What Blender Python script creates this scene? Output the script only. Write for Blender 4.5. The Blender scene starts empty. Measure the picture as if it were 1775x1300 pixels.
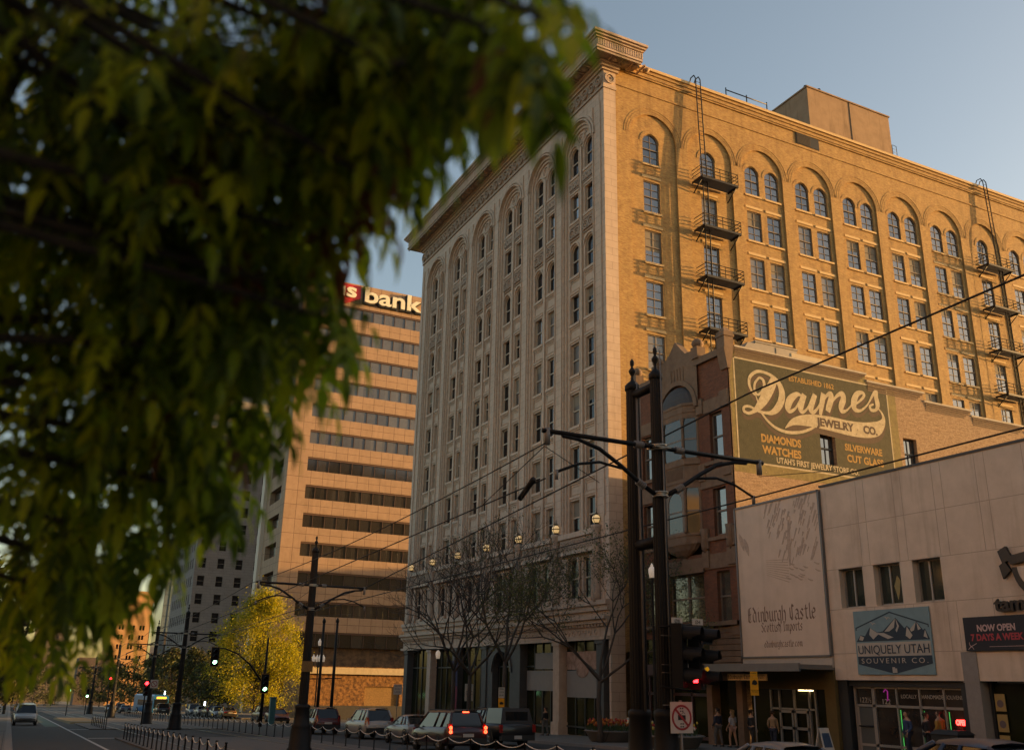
import bpy, math, random
from mathutils import Vector, Matrix
R=math.radians; PI=math.pi; cos=math.cos; sin=math.sin
rnd=random.Random(7)
SC=bpy.context.scene; COL=SC.collection
# ---------------------------------------------------------------- camera, sky, sun, exposure
yaw,pitch,roll=R(26.4697),R(18.1710),R(1.1416)
CAMPOS=Vector((0,0,2.0))
fw=Vector((sin(yaw)*cos(pitch),cos(yaw)*cos(pitch),sin(pitch)))
r0=Vector((cos(yaw),-sin(yaw),0)); u0=r0.cross(fw)
cr=r0*cos(roll)+u0*sin(roll); cu=u0*cos(roll)-r0*sin(roll)
cd=bpy.data.cameras.new('camera'); cam=bpy.data.objects.new('camera',cd); COL.objects.link(cam)
M4=Matrix((cr,cu,-fw)).transposed().to_4x4(); M4.translation=CAMPOS; cam.matrix_world=M4
cd.sensor_width=36; cd.lens=1626.3/1775*36; cd.clip_start=.05; cd.clip_end=9000
cd.dof.use_dof=True; cd.dof.focus_distance=62; cd.dof.aperture_fstop=1.7
SC.camera=cam
SUN=Vector((5.3,-1.215,.43)).normalized()
w=bpy.data.worlds.new('World'); SC.world=w; w.use_nodes=True
nt=w.node_tree; nt.nodes.clear()
sky=nt.nodes.new('ShaderNodeTexSky'); sky.sky_type='NISHITA'; sky.sun_disc=False
sky.sun_elevation=math.asin(SUN.z); sky.sun_rotation=math.atan2(SUN.x,SUN.y)
sky.altitude=1300; sky.air_density=1.0; sky.dust_density=5.0; sky.ozone_density=1.5
bg=nt.nodes.new('ShaderNodeBackground'); bg.inputs[1].default_value=.15
wo=nt.nodes.new('ShaderNodeOutputWorld'); nt.links.new(sky.outputs[0],bg.inputs[0]); nt.links.new(bg.outputs[0],wo.inputs[0])
sl=bpy.data.lights.new('sun','SUN'); sl.energy=3.2; sl.angle=R(.5); sl.color=(1,.64,.29)
so=bpy.data.objects.new('sun',sl); COL.objects.link(so); so.rotation_euler=SUN.to_track_quat('Z','Y').to_euler()
vs=SC.view_settings; vs.view_transform='Standard'; vs.look='None'; vs.exposure=1.64; vs.gamma=1; vs.use_curve_mapping=False
try:
    vs.use_white_balance=True; vs.white_balance_temperature=8600; vs.white_balance_tint=15
except Exception: pass
SC.cycles.max_bounces=6; SC.cycles.diffuse_bounces=3; SC.cycles.glossy_bounces=3; SC.cycles.transparent_max_bounces=6; SC.cycles.transmission_bounces=3
SC.cycles.caustics_reflective=False; SC.cycles.caustics_refractive=False; SC.cycles.use_denoising=True
# ---------------------------------------------------------------- materials
MT={}
def mat(name,col,rough=.8,metal=0,spec=.5,var=0,vscale=1.5,bump=0,bscale=20,coat=0,emit=None,estr=1,brick=None,trans=0,col2=None,rand=0,stain=0,ior=None,grain=0,gscale=38,stack=False,course=0):
    """procedural material; brick=(width,height,mortar,colour2,mortar colour) laid on the face's own plane"""
    if name in MT: return MT[name]
    m=bpy.data.materials.new(name); m.use_nodes=True; n=m.node_tree; N=n.nodes; L=n.links
    b=N['Principled BSDF']; b.inputs['Roughness'].default_value=rough; b.inputs['Metallic'].default_value=metal
    b.inputs['Specular IOR Level'].default_value=spec; b.inputs['Coat Weight'].default_value=coat
    if ior: b.inputs['IOR'].default_value=ior
    c4=(*col,1); src=None
    tc=N.new('ShaderNodeTexCoord')
    def mixc(a,bc,fac,blend='MIX'):
        x=N.new('ShaderNodeMix'); x.data_type='RGBA'; x.blend_type=blend
        for k,v in ((6,a),(7,bc),(0,fac)):
            if hasattr(v,'is_linked'): L.new(v,x.inputs[k])
            else: x.inputs[k].default_value=v
        return x.outputs[2]
    def math_(op,a,b2=0.5):
        x=N.new('ShaderNodeMath'); x.operation=op
        for k,v in ((0,a),(1,b2)):
            if hasattr(v,'is_linked'): L.new(v,x.inputs[k])
            else: x.inputs[k].default_value=v
        return x.outputs[0]
    def noise(scale,detail=4,vec=None,rg=.6):
        x=N.new('ShaderNodeTexNoise'); x.inputs['Scale'].default_value=scale; x.inputs['Detail'].default_value=detail; x.inputs['Roughness'].default_value=rg
        L.new(vec if vec else tc.outputs['Object'],x.inputs['Vector']); return x.outputs['Fac']
    def ramp(f,a,b2):
        x=N.new('ShaderNodeMapRange'); L.new(f,x.inputs[0]); x.inputs[1].default_value=a; x.inputs[2].default_value=b2; return x.outputs[0]
    cur=c4; hgt=None
    if brick:
        bw,bh,mo,bc2,mc=brick
        g=N.new('ShaderNodeNewGeometry'); sx=N.new('ShaderNodeSeparateXYZ'); L.new(tc.outputs['Normal'],sx.inputs[0]); sp=N.new('ShaderNodeSeparateXYZ'); L.new(tc.outputs['Object'],sp.inputs[0])
        ax=math_('ABSOLUTE',sx.outputs[0]); gt=math_('GREATER_THAN',ax,.6)
        u=N.new('ShaderNodeMix'); u.data_type='FLOAT'; L.new(gt,u.inputs[0]); L.new(sp.outputs[0],u.inputs[2]); L.new(sp.outputs[1],u.inputs[3])
        cb=N.new('ShaderNodeCombineXYZ'); L.new(u.outputs[0],cb.inputs[0]); L.new(sp.outputs[2],cb.inputs[1])
        t=N.new('ShaderNodeTexBrick'); L.new(cb.outputs[0],t.inputs['Vector']); t.inputs['Scale'].default_value=1; t.offset=0 if stack else .5
        t.inputs['Brick Width'].default_value=bw; t.inputs['Row Height'].default_value=bh; t.inputs['Mortar Size'].default_value=mo; t.inputs['Bias'].default_value=0
        t.inputs['Color1'].default_value=c4; t.inputs['Color2'].default_value=(*bc2,1); t.inputs['Mortar'].default_value=(*mc,1)
        cur=t.outputs['Color']; hgt=math_('SUBTRACT',1.0,t.outputs['Fac'])
    if col2: cur=mixc(cur,(*col2,1),ramp(noise(vscale,5),.38,.62))
    if var: 
        f=ramp(noise(vscale*2.3,6),.3,.75); dark=mixc(cur,(.5,.46,.42,1),1.0,'MULTIPLY')
        cur=mixc(cur,dark,math_('MULTIPLY',f,var))
    if stain:
        mp=N.new('ShaderNodeMapping'); mp.inputs['Scale'].default_value=(1.3,1.3,.12); L.new(tc.outputs['Object'],mp.inputs['Vector'])
        f=ramp(noise(1.0,5,mp.outputs[0]),.52,.78); dark=mixc(cur,(.42,.36,.3,1),1.0,'MULTIPLY'); cur=mixc(cur,dark,math_('MULTIPLY',f,stain))
    if course:
        mp=N.new('ShaderNodeMapping'); mp.inputs['Scale'].default_value=(1.6,1.6,9.5); L.new(tc.outputs['Object'],mp.inputs['Vector'])
        f=ramp(noise(1.0,3,mp.outputs[0],.75),.42,.72); dark=mixc(cur,(.5,.42,.36,1),1.0,'MULTIPLY'); cur=mixc(cur,dark,math_('MULTIPLY',f,course))
    if grain:
        f=ramp(noise(gscale,3),.35,.75); dark=mixc(cur,(.45,.42,.4,1),1.0,'MULTIPLY'); cur=mixc(cur,dark,math_('MULTIPLY',f,grain))
    if rand:
        oi=N.new('ShaderNodeObjectInfo'); dark=mixc(cur,(.35,.35,.35,1),1.0,'MULTIPLY'); cur=mixc(cur,dark,math_('MULTIPLY',oi.outputs['Random'],rand))
    if hasattr(cur,'is_linked'): L.new(cur,b.inputs['Base Color'])
    else: b.inputs['Base Color'].default_value=cur
    if bump or brick:
        bp=N.new('ShaderNodeBump'); bp.inputs['Strength'].default_value=bump if bump else .4; bp.inputs['Distance'].default_value=.02
        h=noise(bscale,4)
        if hgt is not None: h=math_('ADD',math_('MULTIPLY',h,.5),hgt)
        L.new(h,bp.inputs['Height']); L.new(bp.outputs[0],b.inputs['Normal'])
    if emit: b.inputs['Emission Color'].default_value=(*emit,1); b.inputs['Emission Strength'].default_value=estr
    if trans:
        tr=N.new('ShaderNodeBsdfTranslucent'); 
        if hasattr(cur,'is_linked'): L.new(cur,tr.inputs[0])
        else: tr.inputs[0].default_value=cur
        ms=N.new('ShaderNodeMixShader'); ms.inputs[0].default_value=trans; L.new(b.outputs[0],ms.inputs[1]); L.new(tr.outputs[0],ms.inputs[2])
        L.new(ms.outputs[0],N['Material Output'].inputs['Surface'])
    MT[name]=m; return m
# ---------------------------------------------------------------- mesh builder
def gz(y): return -.023*y            # the street falls away from the camera
class MB:
    def __init__(s): s.v=[]; s.f=[]; s.sm=[]; s.mi=[]; s.cm=0; s.T=None
    def add(s,vs,fs,smooth=False):
        o=len(s.v)
        if s.T is not None: vs=[s.T@Vector(p) for p in vs]
        s.v.extend([tuple(p) for p in vs])
        for f in fs: s.f.append([i+o for i in f]); s.sm.append(smooth); s.mi.append(s.cm)
        return s
    def quad(s,a,b,c,d): return s.add([a,b,c,d],[[0,1,2,3]])
    def box(s,x0,x1,y0,y1,z0,z1):
        v=[(x0,y0,z0),(x1,y0,z0),(x1,y1,z0),(x0,y1,z0),(x0,y0,z1),(x1,y0,z1),(x1,y1,z1),(x0,y1,z1)]
        return s.add(v,[[0,3,2,1],[4,5,6,7],[0,1,5,4],[1,2,6,5],[2,3,7,6],[3,0,4,7]])
    def cbox(s,x,y,z,a,b,c): return s.box(x-a/2,x+a/2,y-b/2,y+b/2,z-c/2,z+c/2)
    def hexa(s,bot,top):      # two quads
        return s.add(list(bot)+list(top),[[0,3,2,1],[4,5,6,7],[0,1,5,4],[1,2,6,5],[2,3,7,6],[3,0,4,7]])
    def prism(s,pts,off):     # polygon (3d points) extruded by a vector
        n=len(pts); off=Vector(off); a=[Vector(p) for p in pts]; b=[p+off for p in a]
        fs=[list(range(n))[::-1],[n+i for i in range(n)]]+[[i,(i+1)%n,n+(i+1)%n,n+i] for i in range(n)]
        return s.add(a+b,fs)
    def tube(s,path,r,n=8,caps=True,smooth=True):
        P=[Vector(p) for p in path]; k=len(P); rs=r if hasattr(r,'__len__') else [r]*k
        vs=[]; up=None
        for i,p in enumerate(P):
            t=(P[min(i+1,k-1)]-P[max(i-1,0)])
            if t.length<1e-9: t=Vector((0,0,1))
            t.normalize()
            if up is None:
                a=Vector((0,0,1)) if abs(t.z)<.9 else Vector((1,0,0)); up=(a-t*a.dot(t)).normalized()
            else:
                up=up-t*up.dot(t)
                if up.length<1e-6: up=t.orthogonal()
                up.normalize()
            sd=t.cross(up)
            for j in range(n):
                an=2*PI*j/n; vs.append(p+(up*cos(an)+sd*sin(an))*rs[i])
        fs=[[i*n+j,i*n+(j+1)%n,(i+1)*n+(j+1)%n,(i+1)*n+j] for i in range(k-1) for j in range(n)]
        if caps: fs+= [list(range(n))[::-1],[(k-1)*n+j for j in range(n)]]
        return s.add(vs,fs,smooth)
    def lathe(s,c,prof,n=16,axis='Z',smooth=True):   # prof: (radius, height)
        vs=[]; k=len(prof)
        for r,h in prof:
            for j in range(n):
                a=2*PI*j/n; p=(r*cos(a),r*sin(a),h)
                if axis=='X': p=(h,r*cos(a),r*sin(a))
                if axis=='Y': p=(r*cos(a),h,r*sin(a))
                vs.append((c[0]+p[0],c[1]+p[1],c[2]+p[2]))
        fs=[[i*n+j,i*n+(j+1)%n,(i+1)*n+(j+1)%n,(i+1)*n+j] for i in range(k-1) for j in range(n)]
        fs+=[list(range(n))[::-1],[(k-1)*n+j for j in range(n)]]
        return s.add(vs,fs,smooth)
    def sphere(s,c,r,n=12,m=8,sx=1,sy=1,sz=1):
        pr=[(r*sin(PI*i/m),-r*cos(PI*i/m)) for i in range(m+1)]; pr[0]=(r*.02,-r); pr[-1]=(r*.02,r)
        vs=[];
        for q,h in pr:
            for j in range(n):
                a=2*PI*j/n; vs.append((c[0]+q*cos(a)*sx,c[1]+q*sin(a)*sy,c[2]+h*sz))
        fs=[[i*n+j,i*n+(j+1)%n,(i+1)*n+(j+1)%n,(i+1)*n+j] for i in range(m) for j in range(n)]
        return s.add(vs,fs,True)
    def build(s,name,material,parent=None,label=None,cat=None,group=None,kind=None,loc=None):
        me=bpy.data.meshes.new(name); off=Vector((0,0,0))
        root=parent
        while root is not None:
            off=off+root.location; root=root.parent
        if loc is not None: off=off+Vector(loc)
        me.from_pydata([(p[0]-off.x,p[1]-off.y,p[2]-off.z) for p in s.v],[],s.f)
        me.polygons.foreach_set('use_smooth',s.sm); 
        ms=material if isinstance(material,(list,tuple)) else [material]
        for m in ms: me.materials.append(m)
        if len(ms)>1: me.polygons.foreach_set('material_index',s.mi)
        me.update(); o=bpy.data.objects.new(name,me); COL.objects.link(o)
        if parent is not None: o.parent=parent
        if loc is not None: o.location=loc
        return tag(o,label,cat,group,kind)
def tag(o,label=None,cat=None,group=None,kind=None):
    if label: o['label']=label
    if cat: o['category']=cat
    if group: o['group']=group
    if kind: o['kind']=kind
    return o
def empty(name,loc,label,cat,group=None):
    o=bpy.data.objects.new(name,None); COL.objects.link(o); o.location=loc; return tag(o,label,cat,group)
def kids(o): return [c for c in KID.get(o.name,[])]
KID={}
def rebuild_kids():
    KID.clear()
    for o in COL.objects:
        if o.parent: KID.setdefault(o.parent.name,[]).append(o)
def dup(o,parent=None,loc=None,rot=None,label=None):
    """copy of a thing and of its parts and sub-parts"""
    ch=list(KID.get(o.name,[])); c=o.copy(); COL.objects.link(c); KID[c.name]=[]
    if parent is not None: c.parent=parent; KID.setdefault(parent.name,[]).append(c)
    if loc is not None: c.location=loc
    if rot is not None: c.rotation_euler=rot
    if label: c['label']=label
    for k in ch: dup(k,c)
    return c
def arch_pts(uc,hw,vs,n=12,r=None):
    return [(uc+hw*cos(PI*i/n),vs+hw*sin(PI*i/n)) for i in range(n+1)]   # right to left
def wall(mb,P,u0,u1,v0,v1,holes=(),d=.3,n=12,flip=False):
    """rectangular wall with openings (ua,ub,va,vb,arched) and reveals of depth d; P(u,v,depth)->point"""
    us=sorted({u0,u1,*[min(max(x,u0),u1) for h in holes for x in h[:2]]}); vs=sorted({v0,v1,*[min(max(x,v0),v1) for h in holes for x in h[2:4]]})
    for i in range(len(us)-1):
        j=0
        while j<len(vs)-1:
            uc=(us[i]+us[i+1])/2
            def solid(j): 
                vc=(vs[j]+vs[j+1])/2; return not any(h[0]<uc<h[1] and h[2]<vc<h[3] for h in holes)
            if not solid(j): j+=1; continue
            k=j
            while k+1<len(vs)-1 and solid(k+1): k+=1
            mb.quad(P(us[i],vs[j],0),P(us[i+1],vs[j],0),P(us[i+1],vs[k+1],0),P(us[i],vs[k+1],0)); j=k+1
    for h in holes:
        ua,ub,va,vb=h[:4]; arched=len(h)>4 and h[4]
        if arched:
            hw=(ub-ua)/2; uc=(ua+ub)/2; sp=vb-hw; A=arch_pts(uc,hw,sp,n)
            for i in range(n):
                a,b=A[i],A[i+1]; mb.quad(P(a[0],a[1],0),P(b[0],b[1],0),P(b[0],vb,0),P(a[0],vb,0))
            loop=[(ua,va),(ub,va)]+A
        else: loop=[(ua,va),(ub,va),(ub,vb),(ua,vb)]
        m=len(loop)
        for i in range(m):
            a,b=loop[i],loop[(i+1)%m]; mb.quad(P(*a,0),P(*b,0),P(*b,d),P(*a,d))
def ring(mb,P,uc,vc,r,w,dep,n=20,a0=0,a1=2*PI):
    """flat raised ring (or arc) on a wall: radius r, band w, thickness dep (towards the viewer)"""
    for i in range(n):
        a=a0+(a1-a0)*i/n; b=a0+(a1-a0)*(i+1)/n
        q=lambda rr,t,dd: P(uc+rr*cos(t),vc+rr*sin(t),dd)
        i0,o0,i1,o1=q(r-w,a,-dep),q(r,a,-dep),q(r-w,b,-dep),q(r,b,-dep)
        mb.quad(i0,o0,o1,i1); mb.quad(o0,q(r,a,0),q(r,b,0),o1); mb.quad(i0,i1,q(r-w,b,0),q(r-w,a,0))
def TX(mb,P,u0,u1,v0,v1,d0,d1):   # box on a wall in u,v,depth
    a=[P(u0,v0,d0),P(u1,v0,d0),P(u1,v1,d0),P(u0,v1,d0)]; b=[P(u0,v0,d1),P(u1,v0,d1),P(u1,v1,d1),P(u0,v1,d1)]
    mb.hexa(a,b)
def text(name,body,size,pos,axis,material,parent,width=None,depth=.02,align='CENTER',shear=0,bold=0,spacing=1,label=None):
    """lettering as real mesh. axis 'Y': on a wall that faces -Y reading along +X; 'X': on a wall that faces -X reading along -Y"""
    cu_=bpy.data.curves.new(name,'FONT'); cu_.body=body; cu_.size=size; cu_.extrude=depth/2; cu_.align_x=align; cu_.shear=shear; cu_.offset=bold; cu_.space_character=spacing; cu_.resolution_u=3
    t=bpy.data.objects.new(name,cu_); COL.objects.link(t); dg=bpy.context.evaluated_depsgraph_get()
    me=bpy.data.meshes.new_from_object(t.evaluated_get(dg)); bpy.data.objects.remove(t)
    xs=[v.co.x for v in me.vertices]; 
    k=width/(max(xs)-min(xs)) if width and xs else 1
    xm=(max(xs)+min(xs))/2 if align=='CENTER' else 0
    mb=MB(); vs=[]
    for v in me.vertices:
        a,b,c=(v.co.x-xm)*k,v.co.y,v.co.z
        vs.append((pos[0]+a,pos[1]-c,pos[2]+b) if axis=='Y' else (pos[0]-c,pos[1]-a,pos[2]+b))
    mb.add(vs,[list(p.vertices) for p in me.polygons]); bpy.data.meshes.remove(me)
    return mb.build(name,material,parent,label)
def brush(mb,P,pts,dep,nib=None,close=False,sub=6):
    """brush stroke through pts (u,v,width) as a raised flat ribbon; nib=angle gives a broad pen"""
    Q=[]
    n=len(pts)
    for i in range(n-1):
        p0=pts[max(i-1,0)]; p1=pts[i]; p2=pts[i+1]; p3=pts[min(i+2,n-1)]
        for k in range(sub):
            t=k/sub; Q.append([.5*((2*b)+(c-a)*t+(2*a-5*b+4*c-d)*t*t+(3*b-a-3*c+d)*t**3) for a,b,c,d in zip(p0,p1,p2,p3)])
    Q.append(list(pts[-1])); vs=[]
    for i,q in enumerate(Q):
        a=Q[max(i-1,0)]; b=Q[min(i+1,len(Q)-1)]; tx,ty=b[0]-a[0],b[1]-a[1]; l=math.hypot(tx,ty) or 1
        nx,ny=-ty/l,tx/l
        w_=max(q[2],.004)/2
        dd=dep+i*2.5e-5; vs+= [P(q[0]+nx*w_,q[1]+ny*w_,-dd),P(q[0]-nx*w_,q[1]-ny*w_,-dd)]
    mb.add(vs,[[2*i,2*i+1,2*i+3,2*i+2] for i in range(len(Q)-1)])
def XW(X): return lambda u,v,d: (X+d,u,v)          # wall facing the street (-X): u runs along y
def YW(Y): return lambda u,v,d: (u,Y+d,v)          # wall facing the camera (-Y): u runs along x
# ---------------------------------------------------------------- materials of the street
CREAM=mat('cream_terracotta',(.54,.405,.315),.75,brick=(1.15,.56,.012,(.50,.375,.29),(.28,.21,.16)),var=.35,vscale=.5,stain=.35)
CREAMP=mat('cream_terracotta_plain',(.52,.39,.30),.75,var=.45,vscale=1.2,bump=.15,bscale=9,stain=.3)
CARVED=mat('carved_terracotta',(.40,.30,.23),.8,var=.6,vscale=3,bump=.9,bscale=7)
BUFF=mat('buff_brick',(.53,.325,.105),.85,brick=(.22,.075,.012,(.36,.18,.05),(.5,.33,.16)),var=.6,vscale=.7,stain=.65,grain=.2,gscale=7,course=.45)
BUFFS=mat('buff_brick_sill',(.60,.41,.2),.8,var=.3,bump=.2)
GLASS=mat('dark_window_glass',(.012,.012,.014),.06,spec=.45,rand=.6,var=.2,vscale=.4)
SGLASS=mat('sky_window_glass',(.06,.052,.045),.07,spec=1,ior=1.85,rand=.4)
SASHD=mat('brown_window_sash',(.16,.12,.09),.6)
SASHC=mat('cream_window_sash',(.42,.34,.26),.6)
IRON=mat('black_iron',(.006,.006,.006),.55,metal=.2,var=.3)
ROOFG=mat('roof_felt',(.16,.15,.14),.95,var=.5)
TAN=mat('tan_stucco',(.34,.22,.135),.9,var=.5,vscale=.5,bump=.2,bscale=25,stain=.7)
# ---------------------------------------------------------------- terracotta office block on the corner
KX,KY,KY2,KX2=33.0,51.69,88.6,88.0
KB=empty('corner_office_building',(KX,KY,gz(KY)),'ten storey corner block with cream arcaded front and sunlit buff brick side','building')
F=XW(KX)
BAY=[55.54+i*5.79 for i in range(6)]
HW=2.17
rows=[(40.0,42.57,1),(36.13,38.45,0),(31.53,34.13,1),(27.64,29.94,0),(23.6,26.06,0),(19.7,22.15,0),(15.78,18.2,0),(11.9,14.3,0)]
mb=MB()
wall(mb,F,KY+.02,KY2,4.9,45.2,[(b-HW,b+HW,11.9,44.1,True) for b in BAY]+[(b-1.75,b+1.75,7.2,10.6,False) for b in BAY],.14,16)
mb.build('street_front',CREAM,KB)
mb=MB(); bk=MB(); tr=MB(); orn=MB(); tri=MB()
for b in BAY:
    F1=lambda u,v,d: (KX+.14+d,u,v)
    wall(mb,F1,b-HW,b+HW,11.9,44.1,[(b-HW+.2,b+HW-.2,11.9,43.88,True)],.14,16)
    F2=lambda u,v,d: (KX+.28+d,u,v)
    wall(mb,F2,b-HW+.2,b+HW-.2,11.9,43.88,[(b-HW+.38,b+HW-.38,11.9,43.66,True)],.14,16)
    F3=lambda u,v,d: (KX+.42+d,u,v)
    hol=[]
    for a,c,ar in rows:
        for s in (-1,1): hol.append((b+s*1.09-.6,b+s*1.09+.6,a,c,bool(ar)))
    wall(bk,F3,b-HW+.3,b+HW-.3,11.5,43.9,hol,.3,10)
    # archivolt rings, roundel and tracery in the arch head
    ring(tr,F,b,44.1-HW,HW+.42,.14,.12,24,0,PI); ring(tr,F,b,44.1-HW,HW+.14,.1,.17,24,0,PI)
    ring(tr,F3,b,42.95,.52,.12,.1,20); ring(tr,F3,b,42.95,.28,.1,.07,14)
    for s in (-1,1):
        ring(tr,F3,b+s*1.09,rows[0][1]-.6,.86,.12,.12,16,0,PI); ring(tr,F3,b+s*1.09,rows[2][1]-.6,.84,.12,.12,16,0,PI)
        ring(tr,F3,b+s*.62,43.35,.2,.07,.06,10)
    # centre shaft, jamb shafts
    TX(tr,F3,b-.13,b+.13,11.6,42.2,-.17,0)
    for s in (-1,1): tr.tube([(KX+.36,b+s*1.76,11.6),(KX+.36,b+s*1.76,42.0)],.07,6)
    # sills and lintels
    for i,(a,c,ar) in enumerate(rows):
        for s in (-1,1):
            u=b+s*1.09; TX(tr,F3,u-.78,u+.78,a-.2,a,-.16,0); TX(tr,F3,u-.72,u+.72,a-.32,a-.2,-.08,0)
            if not ar: TX(tr,F3,u-.76,u+.76,c+.14,c+.3,-.12,0); TX(tr,F3,u-.7,u+.7,c,c+.14,-.05,0)
            for t in (-1,1): TX(tr,F3,u+t*.68-.05,u+t*.68+.05,a,c-(.55 if ar else 0),-.07,0)
    # carved spandrel panels (lattice of rings and diamonds), plain framed panels below
    for (z0,z1) in ((38.85,39.65),(34.55,35.75)):
        for s in (-1,1):
            u=b+s*1.02; TX(orn,F3,u-.8,u+.8,z0,z0+.08,-.1,0); TX(orn,F3,u-.8,u+.8,z1-.08,z1,-.1,0)
            hh=(z1-z0)/2-.1; nr=3 if hh<.4 else 2; r=min(hh,.78/nr)
            for k in range(nr):
                uc=u+(k-(nr-1)/2)*(1.5/nr); ring(orn,F3,uc,(z0+z1)/2,r,.1,.16,14); ring(orn,F3,uc,(z0+z1)/2,r*.5,.09,.13,8)
                for q in range(4):
                    an=PI/4+q*PI/2; x,y=uc+cos(an)*r*1.2,(z0+z1)/2+sin(an)*r*1.1; ring(orn,F3,x,y,.11,.08,.14,6)
    for i in range(3,8):
        z0=rows[i][1]+.42; z1=(rows[i-1][0] if i>3 else 31.53)-.42
        for s in (-1,1):
            u=b+s*1.05; tri=MB(); TX(tri,F3,u-.72,u+.72,z0,z0+.06,-.05,0); TX(tri,F3,u-.72,u+.72,z1-.06,z1,-.05,0); TX(tri,F3,u-.72,u-.66,z0,z1,-.05,0); TX(tri,F3,u+.66,u+.72,z0,z1,-.05,0); tri.build('spandrel_panel',CREAMP,KB)
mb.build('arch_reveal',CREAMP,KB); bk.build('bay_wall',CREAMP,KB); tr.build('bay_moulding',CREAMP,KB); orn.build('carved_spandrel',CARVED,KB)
# pier edge mouldings (thin raised strips on each pier), corner strip
mb=MB()
for i in range(7):
    y=BAY[0]-2.9+i*5.79
    for s in (-1,1): TX(mb,F,y+s*.52-.04,y+s*.52+.04,12.6,44.2,-.1,0)
TX(mb,F,KY+.55,KY+.63,5,45.1,-.05,0)
mb.build('pier_moulding',CREAMP,KB)
# second floor: figured piers with lamps, carved panel, window pairs
mb=MB(); cv=MB()
for b in BAY:
    TX(mb,F,b-2.3,b+2.3,11.55,11.9,-.35,.4); TX(mb,F,b-2.25,b+2.25,10.45,10.65,-.3,0); TX(cv,F,b-2.2,b+2.2,10.65,11.55,-.2,0)
    for k in range(22):
        u=b-2.1+k*.2; ring(cv,lambda u,v,d:(KX-.2+d,u,v),u,11.1+.16*(-1)**k,.16,.09,.07,8)
    F4=lambda u,v,d:(KX+.14+d,u,v)
    wall(mb,F4,b-1.75,b+1.75,7.2,10.6,[(b+s*.95-.58,b+s*.95+.58,7.5,10.2,False) for s in (-1,1)],.3)
    for u in (b-1.62,b,b+1.62): mb.lathe((KX+.05,u,7.3),[(.13,0),(.1,.2),(.09,2.4),(.16,2.75),(.2,2.9)],8)
for i in range(7):
    y=BAY[0]-2.9+i*5.79-(.35 if i==6 else -.35 if i==0 else 0)
    cv.lathe((KX-.12,y,7.1),[(.28,0),(.3,.5),(.24,.8),(.34,1.5),(.3,2.2),(.36,2.8),(.3,3.3),(.42,3.7),(.34,4.0),(.3,4.5),(.4,4.75),(.42,4.95)],10)
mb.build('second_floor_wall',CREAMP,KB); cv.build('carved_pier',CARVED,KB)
# belt courses and shop-front entablature
mb=MB()
for z0,z1,d in ((6.9,7.2,.35),(6.55,6.9,.2),(6.0,6.2,.5),(5.75,6.0,.3),(4.75,4.95,.25)): TX(mb,F,KY+.0,KY2,z0,z1,-d,.1)
for k in range(92): TX(mb,F,KY+.2+k*.4,KY+.42+k*.4,5.58,5.75,-.2,0)
for b in BAY:
    for k in range(7): ring(mb,F,b-2.1+k*.7,5.25,.2,.07,.05,12)
mb.build('belt_course',CREAMP,KB)
# ground floor piers and shop windows
mb=MB(); gl=MB(); fr=MB(); pl=MB(); gr=mat('grey_granite',(.075,.072,.072),.6,brick=(1.2,.55,.01,(.06,.058,.058),(.05,.05,.05)),var=.4)
for i in range(7):
    y=BAY[0]-2.9+i*5.79; wd=.42
    y=y+(.15 if i==0 else 0)
    mp=MB(); mp.box(KX-.12,KX+.6,y-wd,y+wd,-.2+gz(y),4.78); mp.box(KX-.22,KX+.6,y-wd-.1,y+wd+.1,gz(y)-.2,gz(y)+.95); mp.box(KX-.2,KX+.6,y-wd-.08,y+wd+.08,4.5,4.74); mp.build('cream_pier' if i in (1,5) else 'granite_pier',CREAMP if i in (1,5) else gr,KB)
for b in BAY:
    z0=gz(b)+.15
    gl.box(KX+.5,KX+.56,b-2.45,b+2.45,z0,4.8)
    for z in (z0+.5,3.2): fr.box(KX+.42,KX+.55,b-2.45,b+2.45,z-.05,z+.05)
    for u in (-1.2,0,1.2): fr.box(KX+.42,KX+.55,b+u-.04,b+u+.04,z0,4.8)
fr.build('shop_frame',mat('dark_shop_frame',(.03,.03,.03),.5),KB)
gl.build('shop_window',mat('shop_glass',(.014,.015,.010),.08,spec=.35,ior=1.35,var=.6,vscale=.3,col2=(.022,.024,.006)),KB)
# arched entrance in the third bay from the far end, white posters in the shop nearest the corner
mb=MB(); b=BAY[2]; wall(mb,lambda u,v,d:(KX-.02+d,u,v),b-2.5,b+2.5,gz(b),4.75,[(b-1.5,b+1.5,gz(b),4.3,True)],.5,14); ring(mb,lambda u,v,d:(KX-.02+d,u,v),b,2.8,1.85,.3,.1,20,0,PI); mb.build('entrance_arch',gr,KB)
mb=MB(); mb.box(KX+.38,KX+.41,BAY[1]-2.3,BAY[1]+2.3,1.55,2.9); mb.box(KX+.38,KX+.41,BAY[1]-2.3,BAY[1]+1.0,3.0,4.1); mb.box(KX+.38,KX+.41,BAY[0]-2.2,BAY[0]+2.3,1.2,2.9); mb.build('window_poster',mat('grey_white_paper',(.26,.235,.21),.8,var=.2),KB)
mb=MB(); mb.box(KX+.37,KX+.4,BAY[0]-2.2,BAY[0]+2.3,2.95,4.1); mb.sphere((KX+.36,BAY[0]+.2,2.9),.8,14,8,.03,1,.6); mb.build('window_mural',mat('pink_paper',(.42,.26,.2),.8,col2=(.25,.15,.1),vscale=2.5),KB)
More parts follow.
